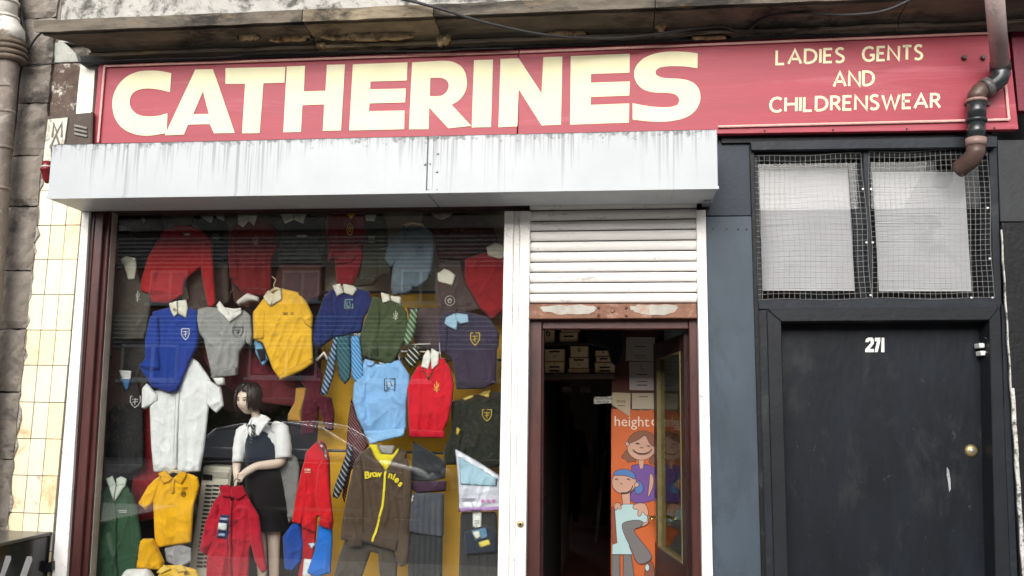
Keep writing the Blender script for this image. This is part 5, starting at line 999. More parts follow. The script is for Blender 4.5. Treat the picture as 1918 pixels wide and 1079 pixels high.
addfingers(haL+Vector((0, 0, -.01)), Vector((-.1, -.2, -.97)).normalized(), Vector((.8, -.5, 0)), Vector((.6, 0, .4)), 8)
bv, bf = skin_mesh(N, Eg)
# head: a sphere worked into a child's face, turned to the left
def head(center, h, yaw, tilt, nu=40, nv=30):
    v = []; f = []
    for j in range(nv+1):
        th = math.pi*j/nv
        for i in range(nu):
            ph = 2*math.pi*i/nu; x = math.sin(th)*math.sin(ph); y = -math.sin(th)*math.cos(ph); z = math.cos(th)
            w = .40 if z > -.1 else .40-.16*(min(1, (-z-.1)/.9))**1.3
            X = x*w; Yv = y*.46; Z = z*.5
            front = max(0, -y)
            if z < 0 and y > 0: Yv *= 1-.25*(-z)
            Z -= .02*front*(z < -.3)
            g = lambda cx, cz, sx, sz: math.exp(-((x-cx)/sx)**2-((z-cz)/sz)**2)*(y < 0)
            Yv -= .085*g(0, -.22, .13, .12) + .045*g(0, -.05, .09, .16)            # nose
            Yv -= .03*g(0, -.50, .2, .07) + .025*g(0, -.60, .17, .06)              # lips
            Yv += .02*g(0, -.55, .22, .025)
            Yv -= .035*g(0, -.82, .25, .15)                                        # chin
            Yv += .045*g(.33, .0, .17, .1) + .045*g(-.33, .0, .17, .1)             # eye sockets
            Yv -= .03*g(.45, -.3, .25, .22) + .03*g(-.45, -.3, .25, .22)           # cheeks
            Yv -= .02*g(0, .35, .6, .3)
            v.append((X*h, Yv*h, Z*h))
    for j in range(nv):
        for i in range(nu): f.append((j*nu+i, (j+1)*nu+i, (j+1)*nu+(i+1) % nu, j*nu+(i+1) % nu))
    M_ = Matrix.Translation(center) @ Matrix.Rotation(yaw, 4, 'Z') @ Matrix.Rotation(tilt, 4, 'X')
    return [tuple(M_ @ Vector(p)) for p in v], f, M_
HC = mp_((452, 300), -.01); HH = .185; HYAW = math.radians(-17)
hv, hf, HM = head(HC, HH, HYAW, math.radians(6))
k = len(bv); obj('body', bv+hv, bf+[tuple(i+k for i in q) for q in hf], skin_m, mq, True)
HB = BVHTree.FromPolygons([Vector(v) for v in hv], [tuple(f) for f in hf])
def facepatch(name, cx, cz, rx, rz, mm, droop=0.):
    pts = []
    for a in range(14):
        x = cx+rx*math.cos(a*math.pi/7); z = cz+rz*math.sin(a*math.pi/7)-droop*((x-cx)/rx)**2
        o_ = HM @ Vector((x*.40*HH, -HH, z*.5*HH)); d_ = HM.to_3x3() @ Vector((0, 1, 0)); h = HB.ray_cast(o_, d_)
        pts.append((h[0] if h[0] is not None else o_) - d_*.0015)
    MB().prism(pts, [p + (HM.to_3x3() @ Vector((0, .003, 0))) for p in pts]).build(name, mm, mq)
for s in (-1, 1):
    facepatch('eye', s*.36, .0, .15, .05, plain('eye_white', (.3, .24, .2), .3)); facepatch('iris', s*.36-.03, .005, .09, .06, plain('eye_dark', (.03, .02, .015), .3))
    facepatch('eyelid', s*.36, .06, .18, .035, plain('lid_dark', (.06, .035, .03), .6), .02); facepatch('eyebrow', s*.37, .21, .2, .032, plain('brow', (.07, .045, .03), .8), .03)
facepatch('lips', 0, -.54, .19, .055, plain('lip', (.5, .22, .2), .5))
# hair: a short dark bob combed from the crown
hair_m = mat('mannequin_hair', (.014, .011, .010), .38, .3, 30, .3, 90, spec=.5)
mb = MB(); rnd = random.Random(4)
for i in range(420):
    ph = rnd.uniform(-math.pi, math.pi)
    front = max(0., math.cos(ph)); ln = (1.25 if abs(ph) > .75 else .62)*rnd.uniform(.85, 1.08)
    sweep = .28*math.sin(rnd.uniform(-1, 1)*1.2)
    P_ = []
    for k_ in range(7):
        th = .10+ln*1.45*k_/6; pp_ = ph+sweep*(k_/6)+(.35 if abs(ph) < .75 and ph > -.1 else -.3 if abs(ph) < .75 else 0)*(k_/6)
        R_ = 1.05+.05*math.sin(k_)+(.05+.16*max(0, -math.cos(ph))+.06*abs(math.sin(ph)))*math.sin(k_/6*2.6)+.035*math.sin(k_*1.9+i)+rnd.uniform(0, .03)
        P_.append(HM @ (Vector((math.sin(th)*math.sin(pp_)*.43, -math.sin(th)*math.cos(pp_)*.49, math.cos(th)*.53-(.12*(k_-4)/2 if k_ > 4 and abs(ph) > .75 else 0)))*R_*HH))
    mb.tube(P_, [.004, .006, .0065, .0065, .006, .005, .0015], 5)
cv, cf, _ = head(HC, HH*1.06, HYAW, math.radians(6), 24, 18)
keep = []
for q in cf:
    c = sum((HM.inverted() @ Vector(cv[i]) for i in q), Vector())/4/HH
    if not (c.y < -.12 and c.z < .38) and c.z > -.36: keep.append(q)
mb.add(cv, keep); mb.build('hair', hair_m, mq, True, fix=False)
# clothing
def loft(name, rings, mm, n=28, parent=mq, fluff=.0, caps=False):
    v = []; f = []
    for j, (c, rx, ry) in enumerate(rings):
        for i in range(n):
            a = 2*math.pi*i/n; r = 1+fluff*math.sin(a*7+j)*j/len(rings); v.append(Vector(c)+Vector((rx*math.cos(a)*r, ry*math.sin(a)*r, 0)))
    for j in range(len(rings)-1):
        for i in range(n): f.append((j*n+i, j*n+(i+1) % n, (j+1)*n+(i+1) % n, (j+1)*n+i))
    if caps: f.append(tuple(range(n)))
    mb = MB(); mb.add(v, f); o = mb.build(name, mm, parent, True)
    sm = o.modifiers.new('t', 'SOLIDIFY'); sm.thickness = .004; return o
wc = cloth_mat((.76, .76, .77)); dk = cloth_mat((.011, .013, .024))
loft('pinafore', [(src((487, 800)), .075, .06), (src((489, 812)), .098, .075), (src((490, 835)), .108, .085), (src((491, 862)), .107, .085), (src((493, 882)), .106, .088)], dk)
loft('skirt', [(src((493, 878)), .110, .092), (src((495, 900)), .120, .10), (src((499, 940)), .130, .108), (src((502, 992)), .137, .115)], cloth_mat((.014, .011, .013)), fluff=.03)
def sleeve(name, pts, r, mm):
    mb = MB(); P = []; R_ = []
    for i in range(len(pts)-1):
        for k in range(4): P.append(Vector(pts[i]).lerp(Vector(pts[i+1]), k/4)); R_.append(r[i]+(r[i+1]-r[i])*k/4)
    P.append(Vector(pts[-1])); R_.append(r[-1]); R_ = [q*(1+.05*math.sin(i*2.3)) for i, q in enumerate(R_)]
    mb.tube(P, R_, 18, caps=False); o = mb.build(name, mm, mq, True, fix=True); sm = o.modifiers.new('t', 'SOLIDIFY'); sm.thickness = .003
sleeve('shirt_sleeve', [src((512, 800), 0), src((527, 806), -.005), src((531, 835), -.02), src((531, 858), -.03)], [.042, .05, .052, .05], wc)
sleeve('shirt_sleeve', [src((466, 802), .02), src((453, 810), .01), src((448, 835), -.01), src((446, 866), -.03)], [.036, .04, .038, .037], wc)
loft('shirt_body', [(src((484, 797)), .07, .056), (src((487, 805)), .105, .066), (src((489, 816)), .114, .07), (src((490, 840)), .112, .07), (src((491, 862)), .109, .07)], wc)
loft('shirt_yoke', [(src((480, 784)), .036, .034), (src((481, 790)), .048, .044), (src((484, 797)), .07, .056), (src((486, 803)), .088, .065)], wc)
t0 = BVHTree.FromPolygons([Vector(p) for p in [(-9, MY-.088, 0), (9, MY-.088, 0), (9, MY-.088, 9), (-9, MY-.088, 9)]], [(0, 1, 2, 3)])
cloth('shirt_front', 'H', [(425, 590), (470, 470), (560, 470), (610, 560), (510, 655), (455, 660)], MY-.09, wc, mq, T=.008, wr=.003, over=[t0], smooth_it=1, s=.008, round_=.01)
cloth('shirt_collar', 'H', [(425, 590), (455, 490), (478, 480), (470, 530)], MY-.1, wc, mq, T=.008, wr=.001, smooth_it=1, s=.007, round_=.008, over=[BVHTree.FromPolygons([Vector(p) for p in [(-9, MY-.098, 0), (9, MY-.098, 0), (9, MY-.098, 9), (-9, MY-.098, 9)]], [(0, 1, 2, 3)])])
cloth('shirt_collar', 'H', [(500, 520), (560, 440), (610, 455), (660, 490), (600, 560), (540, 650), (510, 640)], MY-.1, wc, mq, T=.008, wr=.001, smooth_it=1, s=.007, round_=.008, over=[BVHTree.FromPolygons([Vector(p) for p in [(-9, MY-.098, 0), (9, MY-.098, 0), (9, MY-.098, 9), (-9, MY-.098, 9)]], [(0, 1, 2, 3)])])
cloth('tie', 'H', [(455, 545), (490, 535), (512, 550), (495, 590), (505, 640), (475, 670), (468, 720), (455, 725), (460, 660), (470, 590)], MY-.115, stripe_mat('tie_mannequin', (.015, .02, .022), (.35, .38, .36), 22, .25, .7), mq, T=.008, wr=.001, smooth_it=1, s=.007, round_=.008, over=[BVHTree.FromPolygons([Vector(p) for p in [(-9, MY-.112, 0), (9, MY-.112, 0), (9, MY-.112, 9), (-9, MY-.112, 9)]], [(0, 1, 2, 3)])])
MB().box(anL.x-.06, anR.x+.06, MY-.1, MY+.1, zsill, anL.z-.02 if anL.z-.02 > zsill+.01 else zsill+.012).build('base', plain('base_grey', (.3, .3, .3), .5), mq)
# ================================================================== inside the doorway
rm = thing('shop_interior', 'dim shop interior with red brown floor seen through the doorway', 'room', (U(1150, 900, 4).x, 4, .1))
xI0 = xD1+.02; xI1 = xd1+1.2
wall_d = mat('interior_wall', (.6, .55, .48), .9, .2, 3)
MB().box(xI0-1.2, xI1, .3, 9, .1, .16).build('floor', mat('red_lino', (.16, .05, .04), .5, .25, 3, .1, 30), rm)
MB().box(xI0-1.2, xI1, 8.9, 9, .16, 3.3).build('wall', wall_d, rm)
MB().box(xI0-.02, xI0, 3.5, 5.0, .16, 3.3).build('wall', wall_d, rm)
MB().box(xI1-.02, xI1, 1.1, 8.9, .16, 3.3).build('wall', wall_d, rm)
MB().box(xI0-1.2, xI1, .45, 9, 3.28, 3.32).build('ceiling', wall_d, rm)
YS = .95
sh = thing('shelf_unit', 'dark wooden shelves of boxes above the inner doorway', 'shelf', at('T', (330, 470), YS+.15))
wd = mat('shelf_wood', (.05, .022, .016), .6, .3, 5, .15, 40)
slab('shelf_board', 'T', [(30, 415), (630, 412), (630, 455), (30, 462)], YS-.03, .4, wd, sh, bevel=.003)
slab('shelf_board', 'T', [(30, 180), (420, 170), (420, 190), (30, 198)], YS-.03, .4, wd, sh, bevel=.003)
slab('upright', 'T', [(40, -60), (62, -60), (62, 1400), (40, 1400)], YS-.02, .4, wd, sh)
slab('back_board', 'T', [(30, -60), (640, -60), (640, 440), (30, 440)], YS+.36, .02, wd, sh)
card_m = mat('box_card', (.5, .28, .13), .8, .2, 6); lab_m = mat('box_label', (.85, .64, .38), .7, .12, 8)
ink = plain('ink_black', (.02, .02, .02), .7)
def carton(label, P, lines, Y=YS, gr='boxes on the shelf'):
    x0 = min(p[0] for p in P); x1 = max(p[0] for p in P); y0 = min(p[1] for p in P); y1 = max(p[1] for p in P)
    g = thing('cardboard_box', label, 'box', at('T', ((x0+x1)/2, y1), Y+.12), gr)
    slab('carton', 'T', P, Y, .28, card_m, g, bevel=.003)
    slab('end_label', 'T', [(x0+8, y0+5), (x1-6, y0+4), (x1-7, y1-5), (x0+9, y1-5)], Y-.003, .003, lab_m, g)
    for k, t in enumerate(lines):
        if len(t) > 3:
            mb = MB(); yk = y0+(y1-y0)*(k+.5)/(len(lines)+.3); ribbon(mb, [at('T', (x0+(x1-x0)*f_, yk+(2 if i_ % 2 else -2)), Y-.0045) for i_, f_ in enumerate((.25, .38, .5, .62, .75))], .011, .001); mb.build('print', ink, g); continue
        text_mesh(t, (y1-y0)/4.152*.0040/max(1, len(lines))*.62, at('T', ((x0+x1)/2, y0+(y1-y0)*(k+.72)/(len(lines)+.3)), Y-.0045), ink, g, 'print')
carton('small box with pale label on the top shelf at the left jamb', [(60, 55), (160, 55), (162, 178), (62, 180)], ['6'])
carton('wide pale shoe box on the top shelf beside the small box', [(196, 95), (344, 92), (346, 170), (198, 176)], ['-  A'])
carton('flat lid lying on the wide pale shoe box', [(206, 55), (360, 55), (360, 90), (208, 92)], [])
carton('upper box of the left stack on the lower shelf', [(80, 224), (240, 222), (240, 316), (82, 320)], ['GREY', '17'])
carton('lower box of the left stack on the lower shelf', [(80, 322), (238, 320), (236, 410), (84, 414)], ['6', 'TROUSERS', '17/18'])
carton('upper box of the middle stack on the lower shelf', [(280, 198), (426, 200), (424, 286), (282, 288)], ['6'])
carton('middle box of the middle stack on the lower shelf', [(270, 290), (428, 290), (426, 372), (272, 374)], ['TROUSERS', '15'])
carton('plain brown box at the bottom of the middle stack', [(262, 376), (432, 376), (432, 412), (264, 412)], [])
carton('upper box of the right stack on the lower shelf', [(474, 232), (600, 236), (600, 278), (476, 280)], ['6'])
carton('middle box of the right stack on the lower shelf', [(480, 282), (606, 284), (606, 324), (482, 326)], ['GREY'])
carton('lower box of the right stack on the lower shelf', [(470, 328), (632, 328), (632, 412), (472, 412)], ['6', 'TROUSERS', '17/18'])
garment('bag', 'black bag with strap hanging over the shelf end in the doorway', 'bag', YS-.12, (.006, .006, .01), 'T', [(400, 70), (560, 60), (690, 90), (700, 240), (660, 380), (600, 330), (570, 220), (420, 190)], T=.08, group='bags in the shop')
tb = thing('inner_sign', 'small white sign with two lines of black lettering hung in the inner doorway', 'sign', at('T', (535, 650), YS+.2))
slab('plate', 'T', [(466, 596), (606, 592), (606, 645), (468, 650)], YS, .006, plain('sign_white', (.5, .48, .42), .6), tb)
for t, y in (('Please Mind', 616), ('the Step', 642)): text_mesh(t, .026, at('T', (536, y), YS-.002), ink, tb)
# partition with notices and poster
YW = .98
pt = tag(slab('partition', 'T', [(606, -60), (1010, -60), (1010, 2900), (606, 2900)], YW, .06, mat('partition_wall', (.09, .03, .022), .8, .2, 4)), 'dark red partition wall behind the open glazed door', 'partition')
def sheet(label, P, lines, dy=0., col=(.5, .47, .42)):
    x0 = min(p[0] for p in P); x1 = max(p[0] for p in P); y0 = min(p[1] for p in P); y1 = max(p[1] for p in P)
    g = thing('paper_notice', label, 'notice', at('T', ((x0+x1)/2, y1), YW-.01), 'paper notices in the doorway')
    slab('sheet', 'T', P, YW-.006-dy, .003, plain('paper_%.2f_%.2f' % (col[0], col[2]), col, .8), g)
    for t, y, s in lines:
        if t not in ('L', 'boss'):
            mb = MB(); ribbon(mb, [at('T', (x0+(x1-x0)*f_, y-4), YW-.0075-dy) for f_ in (.3, .5, .7)], s*.22, .0008); mb.build('print', ink, g); continue
        text_mesh(t, s, at('T', ((x0+x1)/2, y), YW-.0075-dy), ink if s < .035 else plain('print_red', (.3, .08, .07), .7), g, 'print')
sheet('white paper notice at the top of the dark red partition', [(718, 130), (942, 132), (940, 318), (714, 314)], [('school wear', 208, .022), ('please ask', 278, .016), ('for sizes', 296, .016)])
sheet('paper price list with red heading under the top notice', [(740, 322), (942, 322), (940, 545), (744, 542)], [('L', 382, .05), ('SALE PRICES', 425, .024), ('from', 480, .022), ('£10', 508, .03)], .003, (.46, .4, .38))
sheet('buff card notice with large black handwriting pinned over the orange poster', [(606, 560), (752, 566), (748, 748), (610, 660)], [('boss', 640, .034), ('20%', 668, .02)], .012, (.46, .38, .26))
sheet('plain buff notice at the top right of the orange poster', [(762, 566), (942, 566), (942, 700), (764, 700)], [('thank you', 598, .02)], .006, (.44, .37, .28))
po = thing('poster', 'tall orange height chart poster with cartoon mother and child in the doorway', 'poster', at('Z', (230, 1079), YW-.02))
orange = mat('poster_orange', (.5, .105, .022), .6, .1, 3, 0)
slab('sheet', 'Z', [(85, 20), (380, 20), (384, 1500), (80, 1500)], YW-.012, .004, orange, po)
skn = plain('print_skin', (.5, .29, .21), .6); out_ = plain('print_outline', (.03, .015, .02), .6); pur = plain('print_purple', (.13, .06, .25), .6); brn = plain('print_brown', (.2, .075, .04), .6)
blu = plain('print_blue', (.07, .16, .38), .6); pale = plain('print_pale_blue', (.38, .54, .55), .6); gry = plain('print_grey2', (.15, .14, .14), .6); dkr = plain('print_rust', (.25, .06, .03), .6)
def ell(cx, cy, rx, ry): return arc(cx, cy, rx, ry, 0, 360, 24)[:-1]
ART = [(brn, [(180, 280), (160, 310), (147, 330), (178, 335), (188, 362), (215, 350), (245, 358), (225, 320), (200, 280)], 1), (brn, [(320, 340), (374, 300), (376, 366), (330, 372)], 1), (pur, [(200, 380), (260, 372), (340, 375), (378, 420), (380, 585), (310, 612), (210, 615), (205, 560), (240, 480)], 1), (skn, [(330, 412), (360, 480), (312, 600), (326, 500)], 1), (skn, [(255, 335), (292, 335), (286, 395), (266, 400)], 0), (skn, ell(275, 265, 88, 78), 0), (skn, ell(187, 240, 12, 14), 0), (brn, [(187, 235), (200, 198), (240, 166), (300, 158), (350, 182), (374, 225), (372, 262), (330, 250), (302, 175), (262, 212), (205, 235)], 1),
 (dkr, [(88, 640), (120, 640), (120, 870), (100, 875), (88, 860)], 0), (skn, [(150, 545), (202, 545), (204, 640), (160, 645)], 0), (blu, [(238, 470), (280, 488), (288, 540), (255, 562), (232, 545)], 1), (skn, ell(165, 485, 76, 72), 0), (skn, ell(245, 500, 13, 14), 0), (blu, [(92, 440), (110, 415), (150, 402), (195, 405), (232, 432), (240, 470), (200, 445), (140, 438)], 1),
 (skn, [(250, 770), (310, 755), (322, 730), (312, 700), (300, 740), (250, 735)], 1), (pale, [(108, 660), (160, 625), (220, 625), (312, 690), (308, 738), (250, 730), (200, 745), (175, 790), (200, 900), (216, 940), (90, 940), (92, 880), (122, 870)], 0), (gry, [(150, 752), (172, 735), (250, 722), (292, 738), (268, 768), (222, 780), (242, 822), (350, 950), (320, 988), (250, 1010), (210, 900), (165, 812)], 1), (gry, [(90, 945), (136, 945), (140, 1300), (86, 1300)], 0), (gry, [(162, 945), (208, 945), (228, 1079), (230, 1300), (162, 1300)], 0),
 (skn, [(220, 632), (262, 615), (305, 622), (322, 690), (304, 698), (282, 662), (268, 702), (250, 695), (258, 652), (226, 655)], 1), (skn, [(105, 620), (135, 612), (150, 650), (135, 662), (125, 640), (115, 665), (104, 650)], 1), (brn, [(292, 1005), (345, 980), (360, 1070), (362, 1300), (300, 1300)], 1), (pale, ell(312, 1025, 12, 20), 0)]
mats_ = [out_, skn, pur, brn, blu, pale, gry, dkr]; mb = MB()
for k, (mm, P, sm) in enumerate(ART):
    Q = chaikin(P, 2) if sm else P; cx_ = sum(p[0] for p in Q)/len(Q); cy_ = sum(p[1] for p in Q)/len(Q); y_ = YW-.0125-.0006*(k+1)
    n = len(Q); O = []
    ar = sum(Q[i][0]*Q[(i+1) % n][1]-Q[(i+1) % n][0]*Q[i][1] for i in range(n)); sg_ = 1 if ar > 0 else -1
    for i in range(n):
        a, b = Q[i-1], Q[(i+1) % n]; dx, dy = b[0]-a[0], b[1]-a[1]; L = math.hypot(dx, dy)+1e-6; O.append((Q[i][0]+dy/L*3.2*sg_, Q[i][1]-dx/L*3.2*sg_))
    letter_poly(mb, [[at('Z', p, y_+.0003) for p in O]], .0002, 0); letter_poly(mb, [[at('Z', p, y_) for p in Q]], .0002, mats_.index(mm))
yy_ = YW-.0125-.0006*(len(ART)+2)
for P, w in ((arc(280, 262, 62, 42, 200, 345, 10), .006), (arc(165, 500, 55, 52, 250, 355, 8), .006), ([(240, 235), (262, 240)], .006), ([(310, 250), (330, 256)], .006), ([(265, 262), (285, 264)], .004), ([(108, 468), (118, 462), (128, 470)], .005), ([(182, 468), (192, 462), (202, 470)], .005), ([(142, 492), (155, 494)], .004)):
    ribbon(mb, [at('Z', p, yy_) for p in P], w, .0003, 0)
o = mb.build('printed_picture', mats_, po, fix=False)
text_mesh('height', .098, at('Z', (212, 130), YW-.014), plain('print_cream', (.72, .62, .48), .6), po)
text_mesh('c', .098, at('Z', (355, 127), YW-.014), plain('print_cream', (.72, .62, .48), .6), po)
# leaning pole
MB_ = MB(); a = U(1143, 740, 4.9); b = U(1116, 1014, 4.9)
pol = thing('window_pole', 'pale wooden window pole leaning inside the dim shop', 'pole', b)
MB().bar(b, a, .02, 10).build('shaft', mat('pale_pole', (.4, .36, .3), .5), pol, True); MB().bar(a.lerp(b, .3), a.lerp(b, .38), .032, 10).build('ferrule', steel, pol, True)
# dark clothes rails along the sides of the shop
for k in range(7):
    garment('coat', ('long dark coat nearest the doorway on the inner rail', 'second dark coat on the inner rail', 'third dark coat on the inner rail', 'fourth dark coat on the inner rail', 'dark coat by the far wall of the shop', 'dark grey coat at the far end of the shop', 'dark coat beside the leaning pole')[k], 'coat', (3.0, 3.4, 3.8, 4.2, 6.5, 7.0, 5.2)[k], (.012+.01*(k % 3), .012, .014), 'S', [(1018+k, 745), (1040-k*2, 740), (1046-k*2, 900), (1040, 990), (1016, 990)] if k < 4 else [(1104+k*2, 760), (1124+k*2, 755), (1134+k*2, 900), (1126+k*2, 985), (1102+k*2, 985)], T=.08, group='coats inside the shop', s=.05)
for k in range(3):
    p = U((1034, 1062, 1096)[k], 729, 3.2); gq = tag(MB().box(p.x-.05, p.x+.05, 3.2, 3.4, p.z-.03, p.z+.03).build('packet', plain('packet_pale', (.6, .6, .58), .5), bevel=.01), ('left', 'middle', 'right')[k]+' one of three pale packets under the box shelf', 'packet', 'packets under the shelf')
# person walking away at the back of the shop
PY = 7.0
def ps(x, y, dy=0.): return U(x, y, PY+dy)
pr = thing('person', 'person in dark coat and light cap standing with back turned deep in the shop', 'person', ps(1070, 985))
N2 = [(ps(1068, 880), .17), (ps(1067, 850), .16), (ps(1066, 822), .18), (ps(1064, 803), .06), (ps(1062, 790), .08, .09), (ps(1062, 781), .075, .085), (ps(1044, 815), .075), (ps(1037, 848), .06), (ps(1036, 872), .045), (ps(1088, 815), .075), (ps(1094, 848), .06), (ps(1098, 878), .045), (ps(1060, 905), .1), (ps(1061, 938), .075), (ps(1062, 968), .05), (ps(1062, 974, -.1), .04), (ps(1077, 905), .1), (ps(1078, 938), .075), (ps(1078, 968), .05), (ps(1078, 974, -.1), .04)]
E2 = [(0, 1), (1, 2), (2, 3), (3, 4), (4, 5), (2, 6), (6, 7), (7, 8), (2, 9), (9, 10), (10, 11), (0, 12), (12, 13), (13, 14), (14, 15), (0, 16), (16, 17), (17, 18), (18, 19)]
v_, f_ = skin_mesh(N2, E2); obj('body', v_, f_, mat('person_coat', (.008, .012, .018), .9), pr, True)
mb = MB(); c_ = ps(1062, 783); mb.tube([c_+Vector((0, 0, z)) for z in (-.02, .03, .07, .1, .115)], [.1, .1, .088, .055, .01], 16); mb.build('cap', mat('cap_tan', (.3, .16, .09), .9), pr, True)
st_ = thing('striped_scarf', 'white striped scarf on the wall behind the dark figure', 'scarf', ps(1040, 830, .6))
for k in range(2): slab('stripe', 'S', [(1035, 772+k*11), (1055, 795+k*11), (1055, 801+k*11), (1035, 779+k*11)], PY+.6, .02, plain('scarf_white', (.55, .5, .45), .8), st_)
slab('backing', 'S', [(1034, 768), (1056, 768), (1056, 830), (1034, 830)], PY+.63, .02, plain('scarf_dark', (.05, .03, .025), .9), st_)

# ================================================================== across the street: what the shop glass reflects
YO = -24.5
brick = mat('far_brick', (.15, .065, .045), .9, .25, 3, .3, 20)
n = brick.node_tree; bt = n.nodes.new('ShaderNodeTexBrick'); bt.inputs['Scale'].default_value = 4.4; bt.inputs['Color1'].default_value = (.42, .2, .14, 1); bt.inputs['Color2'].default_value = (.32, .15, .1, 1); bt.inputs['Mortar'].default_value = (.45, .4, .36, 1); bt.inputs['Mortar Size'].default_value = .012
tc = n.nodes.new('ShaderNodeTexCoord'); mp2 = n.nodes.new('ShaderNodeMapping'); mp2.inputs['Rotation'].default_value = (math.radians(90), 0, 0); n.links.new(tc.outputs['Object'], mp2.inputs[0]); n.links.new(mp2.outputs[0], bt.inputs['Vector'])
n.links.new(bt.outputs['Color'], n.nodes['Principled BSDF'].inputs['Base Color'])
far = thing('terrace_house', 'brick terrace with white windows and dark cladding bands across the street', 'house', (-4, YO-4, 0))
fx0, fx1 = -34, 26; zE = mirror_at(560, 432, YO).z; zG = .35
MB().box(fx0, fx1, YO-8, YO, zG, zE).build('wall', brick, far)
roof = mat('far_roof', (.035, .03, .03), .85, .25, 2, .4, 15)
MB().add([(fx0-.4, YO+.5, zE-.05), (fx1+.4, YO+.5, zE-.05), (fx1+.4, YO-4, zE+1.5), (fx0-.4, YO-4, zE+1.5), (fx0-.4, YO-8.5, zE-.05), (fx1+.4, YO-8.5, zE-.05)], [(0, 1, 2, 3), (3, 2, 5, 4), (0, 3, 4), (1, 5, 2), (0, 4, 5, 1)]).build('roof', roof, far)
clad = mat('far_cladding', (.2, .17, .16), .7, .2, 2)
clad_p = mat('far_board_edge', (.75, .73, .7), .6, .2, 2)
for ya, yb in ((438, 500), (585, 652)):
    z1 = mirror_at(560, ya, YO+.05).z; z0 = mirror_at(560, yb, YO+.05).z; mb = MB(); nb_ = 8
    for k in range(nb_):
        a = z0+(z1-z0)*k/nb_; b = z0+(z1-z0)*(k+1)/nb_
        mb.add([(fx0, YO+.10, a), (fx1, YO+.10, a), (fx1, YO+.03, b), (fx0, YO+.03, b), (fx0, YO+.0, a), (fx1, YO+.0, a)], [(0, 1, 2, 3), (0, 4, 5, 1)])
        mb.box(fx0, fx1, YO+.03, YO+.115, a-.012, a+.03, 1)
    mb.build('cladding', [clad, clad_p], far, kind='stuff')
whitep = plain('upvc_white', (.88, .88, .88), .4); curt = mat('far_curtain', (.55, .55, .57), .8, .15, 3, stretch=(6, 1, 1)); darkg = mat('far_glass', (.03, .035, .04), .08, .1, 3, 0, spec=.6)
def far_window(x0, x1, y0, y1, curtain):
    a = mirror_at(x0, y0, YO+.06); b = mirror_at(x1, y1, YO+.06); X0, X1 = min(a.x, b.x), max(a.x, b.x); Z1, Z0 = a.z, b.z
    f = MB(); t = .075
    for q in ((X0, X1, Z0, Z0+t), (X0, X1, Z1-t, Z1), (X0, X0+t, Z0+t, Z1-t), (X1-t, X1, Z0+t, Z1-t)): f.box(q[0], q[1], YO+.005, YO+.09, q[2], q[3])
    xm_ = X0+(X1-X0)*.55; f.box(xm_-.05, xm_+.05, YO+.005, YO+.085, Z0+t, Z1-t)
    w = f.build('window', whitep, far)
    MB().box(X0+t, X1-t, YO+.004, YO+.03, Z0+t, Z1-t).build('pane', curt if curtain else darkg, w)
    MB().box(X0-.12, X1+.12, YO+.005, YO+.16, Z0-.1, Z0-.002).build('sill', whitep, w)
for q in ((283, 347, 507, 568, 1), (530, 596, 507, 564, 1), (752, 818, 505, 568, 0), (468, 592, 642, 708, 0), (690, 802, 648, 714, 0), (40, 104, 507, 568, 1), (1000, 1064, 507, 566, 1), (230, 330, 645, 712, 0), (930, 1040, 648, 714, 0), (1250, 1314, 505, 566, 1), (1500, 1564, 505, 566, 1)): far_window(*q)
# hedge along the far gardens
mb = MB(); rnd = random.Random(12)
for i in range(9000):
    x = rnd.uniform(-18, 14); z = rnd.uniform(.3, 1.75+.25*math.sin(x*1.3)); y = -19.5+rnd.uniform(-.6, .6)*(1-.3*z/1.8)
    a = rnd.random()*6.28; e = Vector((math.cos(a), rnd.uniform(-.6, .6), math.sin(a)))*rnd.uniform(.05, .11); g_ = Vector((-math.sin(a), rnd.uniform(-.6, .6), math.cos(a)))*rnd.uniform(.04, .08); c = Vector((x, y, z))
    mb.add([c-e, c-g_, c+e, c+g_], [(0, 1, 2, 3)])
hd_ = mb.build('hedge', mat('hedge_leaf', (.035, .055, .018), .7, .4, 2, 0), fix=False); hd_['kind'] = 'stuff'; hd_['label'] = 'dark green garden hedge across the street'
# car parked across from the shop, roof line and bonnet mirrored in the glass
YC = -7.6; carp = mat('car_paint', (.012, .014, .018), .18, .05, 5, 0, spec=.7); carg = mat('car_glass', (.42, .45, .48), .05, .05, 5, 0, metal=.9, spec=.8)
cxm = mirror_at(560, 880, YC).x
car = thing('parked_car', 'dark hatchback parked across from the shop, mirrored in the window', 'car', (cxm, YC-.85, 0))
def loftx(secs, mm, name, parent=car, smooth=True):
    v = []; n_ = len(secs[0]); f = []
    for s_ in secs: v += s_
    for j in range(len(secs)-1):
        for i in range(n_): f.append((j*n_+i, j*n_+(i+1) % n_, (j+1)*n_+(i+1) % n_, (j+1)*n_+i))
    f.append(tuple(range(n_-1, -1, -1))); f.append(tuple(range((len(secs)-1)*n_, len(secs)*n_))); mb = MB(); mb.add(v, f); return mb.build(name, mm, parent, smooth)
def sec(x, zt, zb, hw, top):                           # one cross-section of the body
    c = YC-.85; return [(cxm+x, c+s_*w_, z_) for s_, w_, z_ in ((1, hw*.9, zb), (1, hw, zb+.15), (1, hw, (zb+zt)*.55), (1, hw*.97, zt-.05), (1, hw*top, zt), (-1, hw*top, zt), (-1, hw*.97, zt-.05), (-1, hw, (zb+zt)*.55), (-1, hw, zb+.15), (-1, hw*.9, zb))]
loftx([sec(x, zt, zb, hw, .9) for x, zt, zb, hw in ((-2.05, .7, .4, .66), (-1.98, .86, .28, .8), (-1.5, .95, .22, .86), (-.6, .95, .2, .87), (.6, .94, .2, .87), (1.2, .9, .22, .86), (1.75, .78, .25, .83), (2.0, .62, .3, .74), (2.08, .5, .38, .6))], carp, 'body')
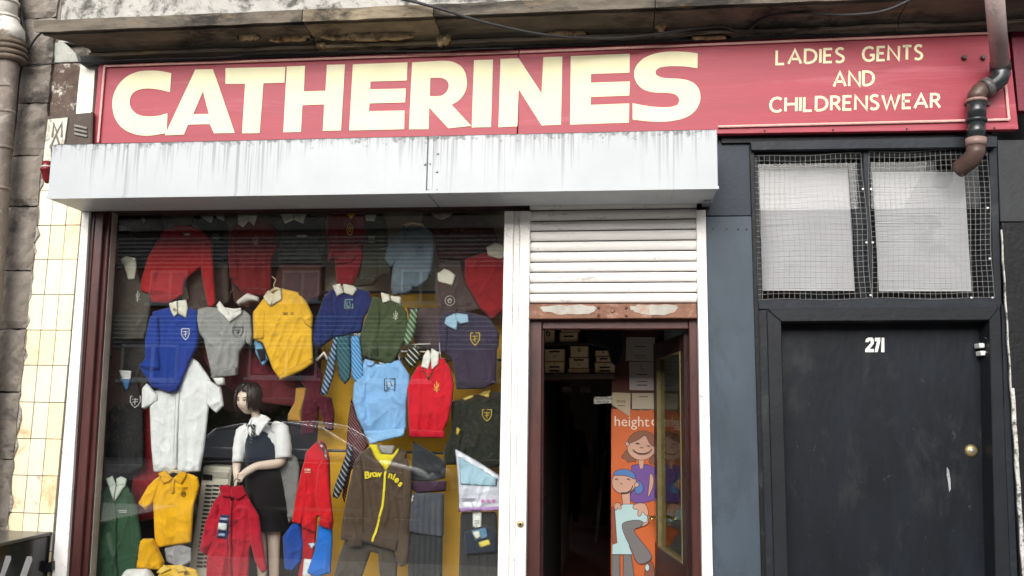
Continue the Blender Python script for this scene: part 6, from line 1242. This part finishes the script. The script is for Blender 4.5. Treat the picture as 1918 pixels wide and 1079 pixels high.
def cab(x, z, hw): c = YC-.85; return [(cxm+x, c+hw, z), (cxm+x, c-hw, z)]
ro = [(-1.85, .95, .8), (-1.45, 1.34, .64), (-1.0, 1.42, .62), (-.3, 1.45, .62), (.25, 1.38, .62), (1.15, .9, .78)]
mb = MB(); c = YC-.85
v = [];
for x, z, hw in ro: v += [(cxm+x, c+hw, z), (cxm+x, c-hw, z)]
for x, z, hw in ro: v += [(cxm+x, c+.82, .92), (cxm+x, c-.82, .92)]
mb.add(v, [(2*i, 2*i+1, 2*i+3, 2*i+2) for i in range(1, 4)]); mb.build('roof', carp, car, True)
MB().add(v, [(8, 9, 11, 10)]).build('windscreen', carg, car); MB().add(v, [(0, 1, 3, 2)]).build('rear_window', carg, car)
for s_ in (0, 1):
    for i in range(5): MB().add(v, [(2*i+s_, 2*i+2+s_, 12+2*i+2+s_, 12+2*i+s_)]).build('side_window', carg, car)
    for i in range(5): MB().bar(v[2*i+s_], v[2*i+2+s_], .03, 8).build('roof_rail', plain('chrome', (.75, .76, .78), .12, 1.), car, True)
for s_ in (-1, 1): MB().tube([(cxm+x, YC-.85+s_*w, z) for x, z, w in ((-1.95, .84, .83), (-.6, .88, .885), (.6, .87, .885), (1.7, .74, .845))], .014, 6).build('trim_strip', plain('chrome', (.75, .76, .78), .12, 1.), car, True)
for x in (-1.3, 1.3):
    for s_ in (-1, 1):
        cw = Vector((cxm+x, c+s_*.8, .31)); w = MB().tube([cw+Vector((0, -.1, 0)), cw+Vector((0, -.07, 0)), cw+Vector((0, .07, 0)), cw+Vector((0, .1, 0))], [.26, .31, .31, .26], 28).build('wheel', mat('tyre', (.02, .02, .02), .8), car, True)
        MB().tube([cw+Vector((0, s_*.085, 0)), cw+Vector((0, s_*.108, 0))], [.2, .17], 20).build('rim', steel, w, True)
for s_ in (-1, 1): MB().tube([(cxm+1.96, c+s_*.58, .66), (cxm+2.06, c+s_*.52, .6)], [.11, .08], 12).build('headlight', plain('lamp_clear', (.7, .7, .7), .1), car, True)
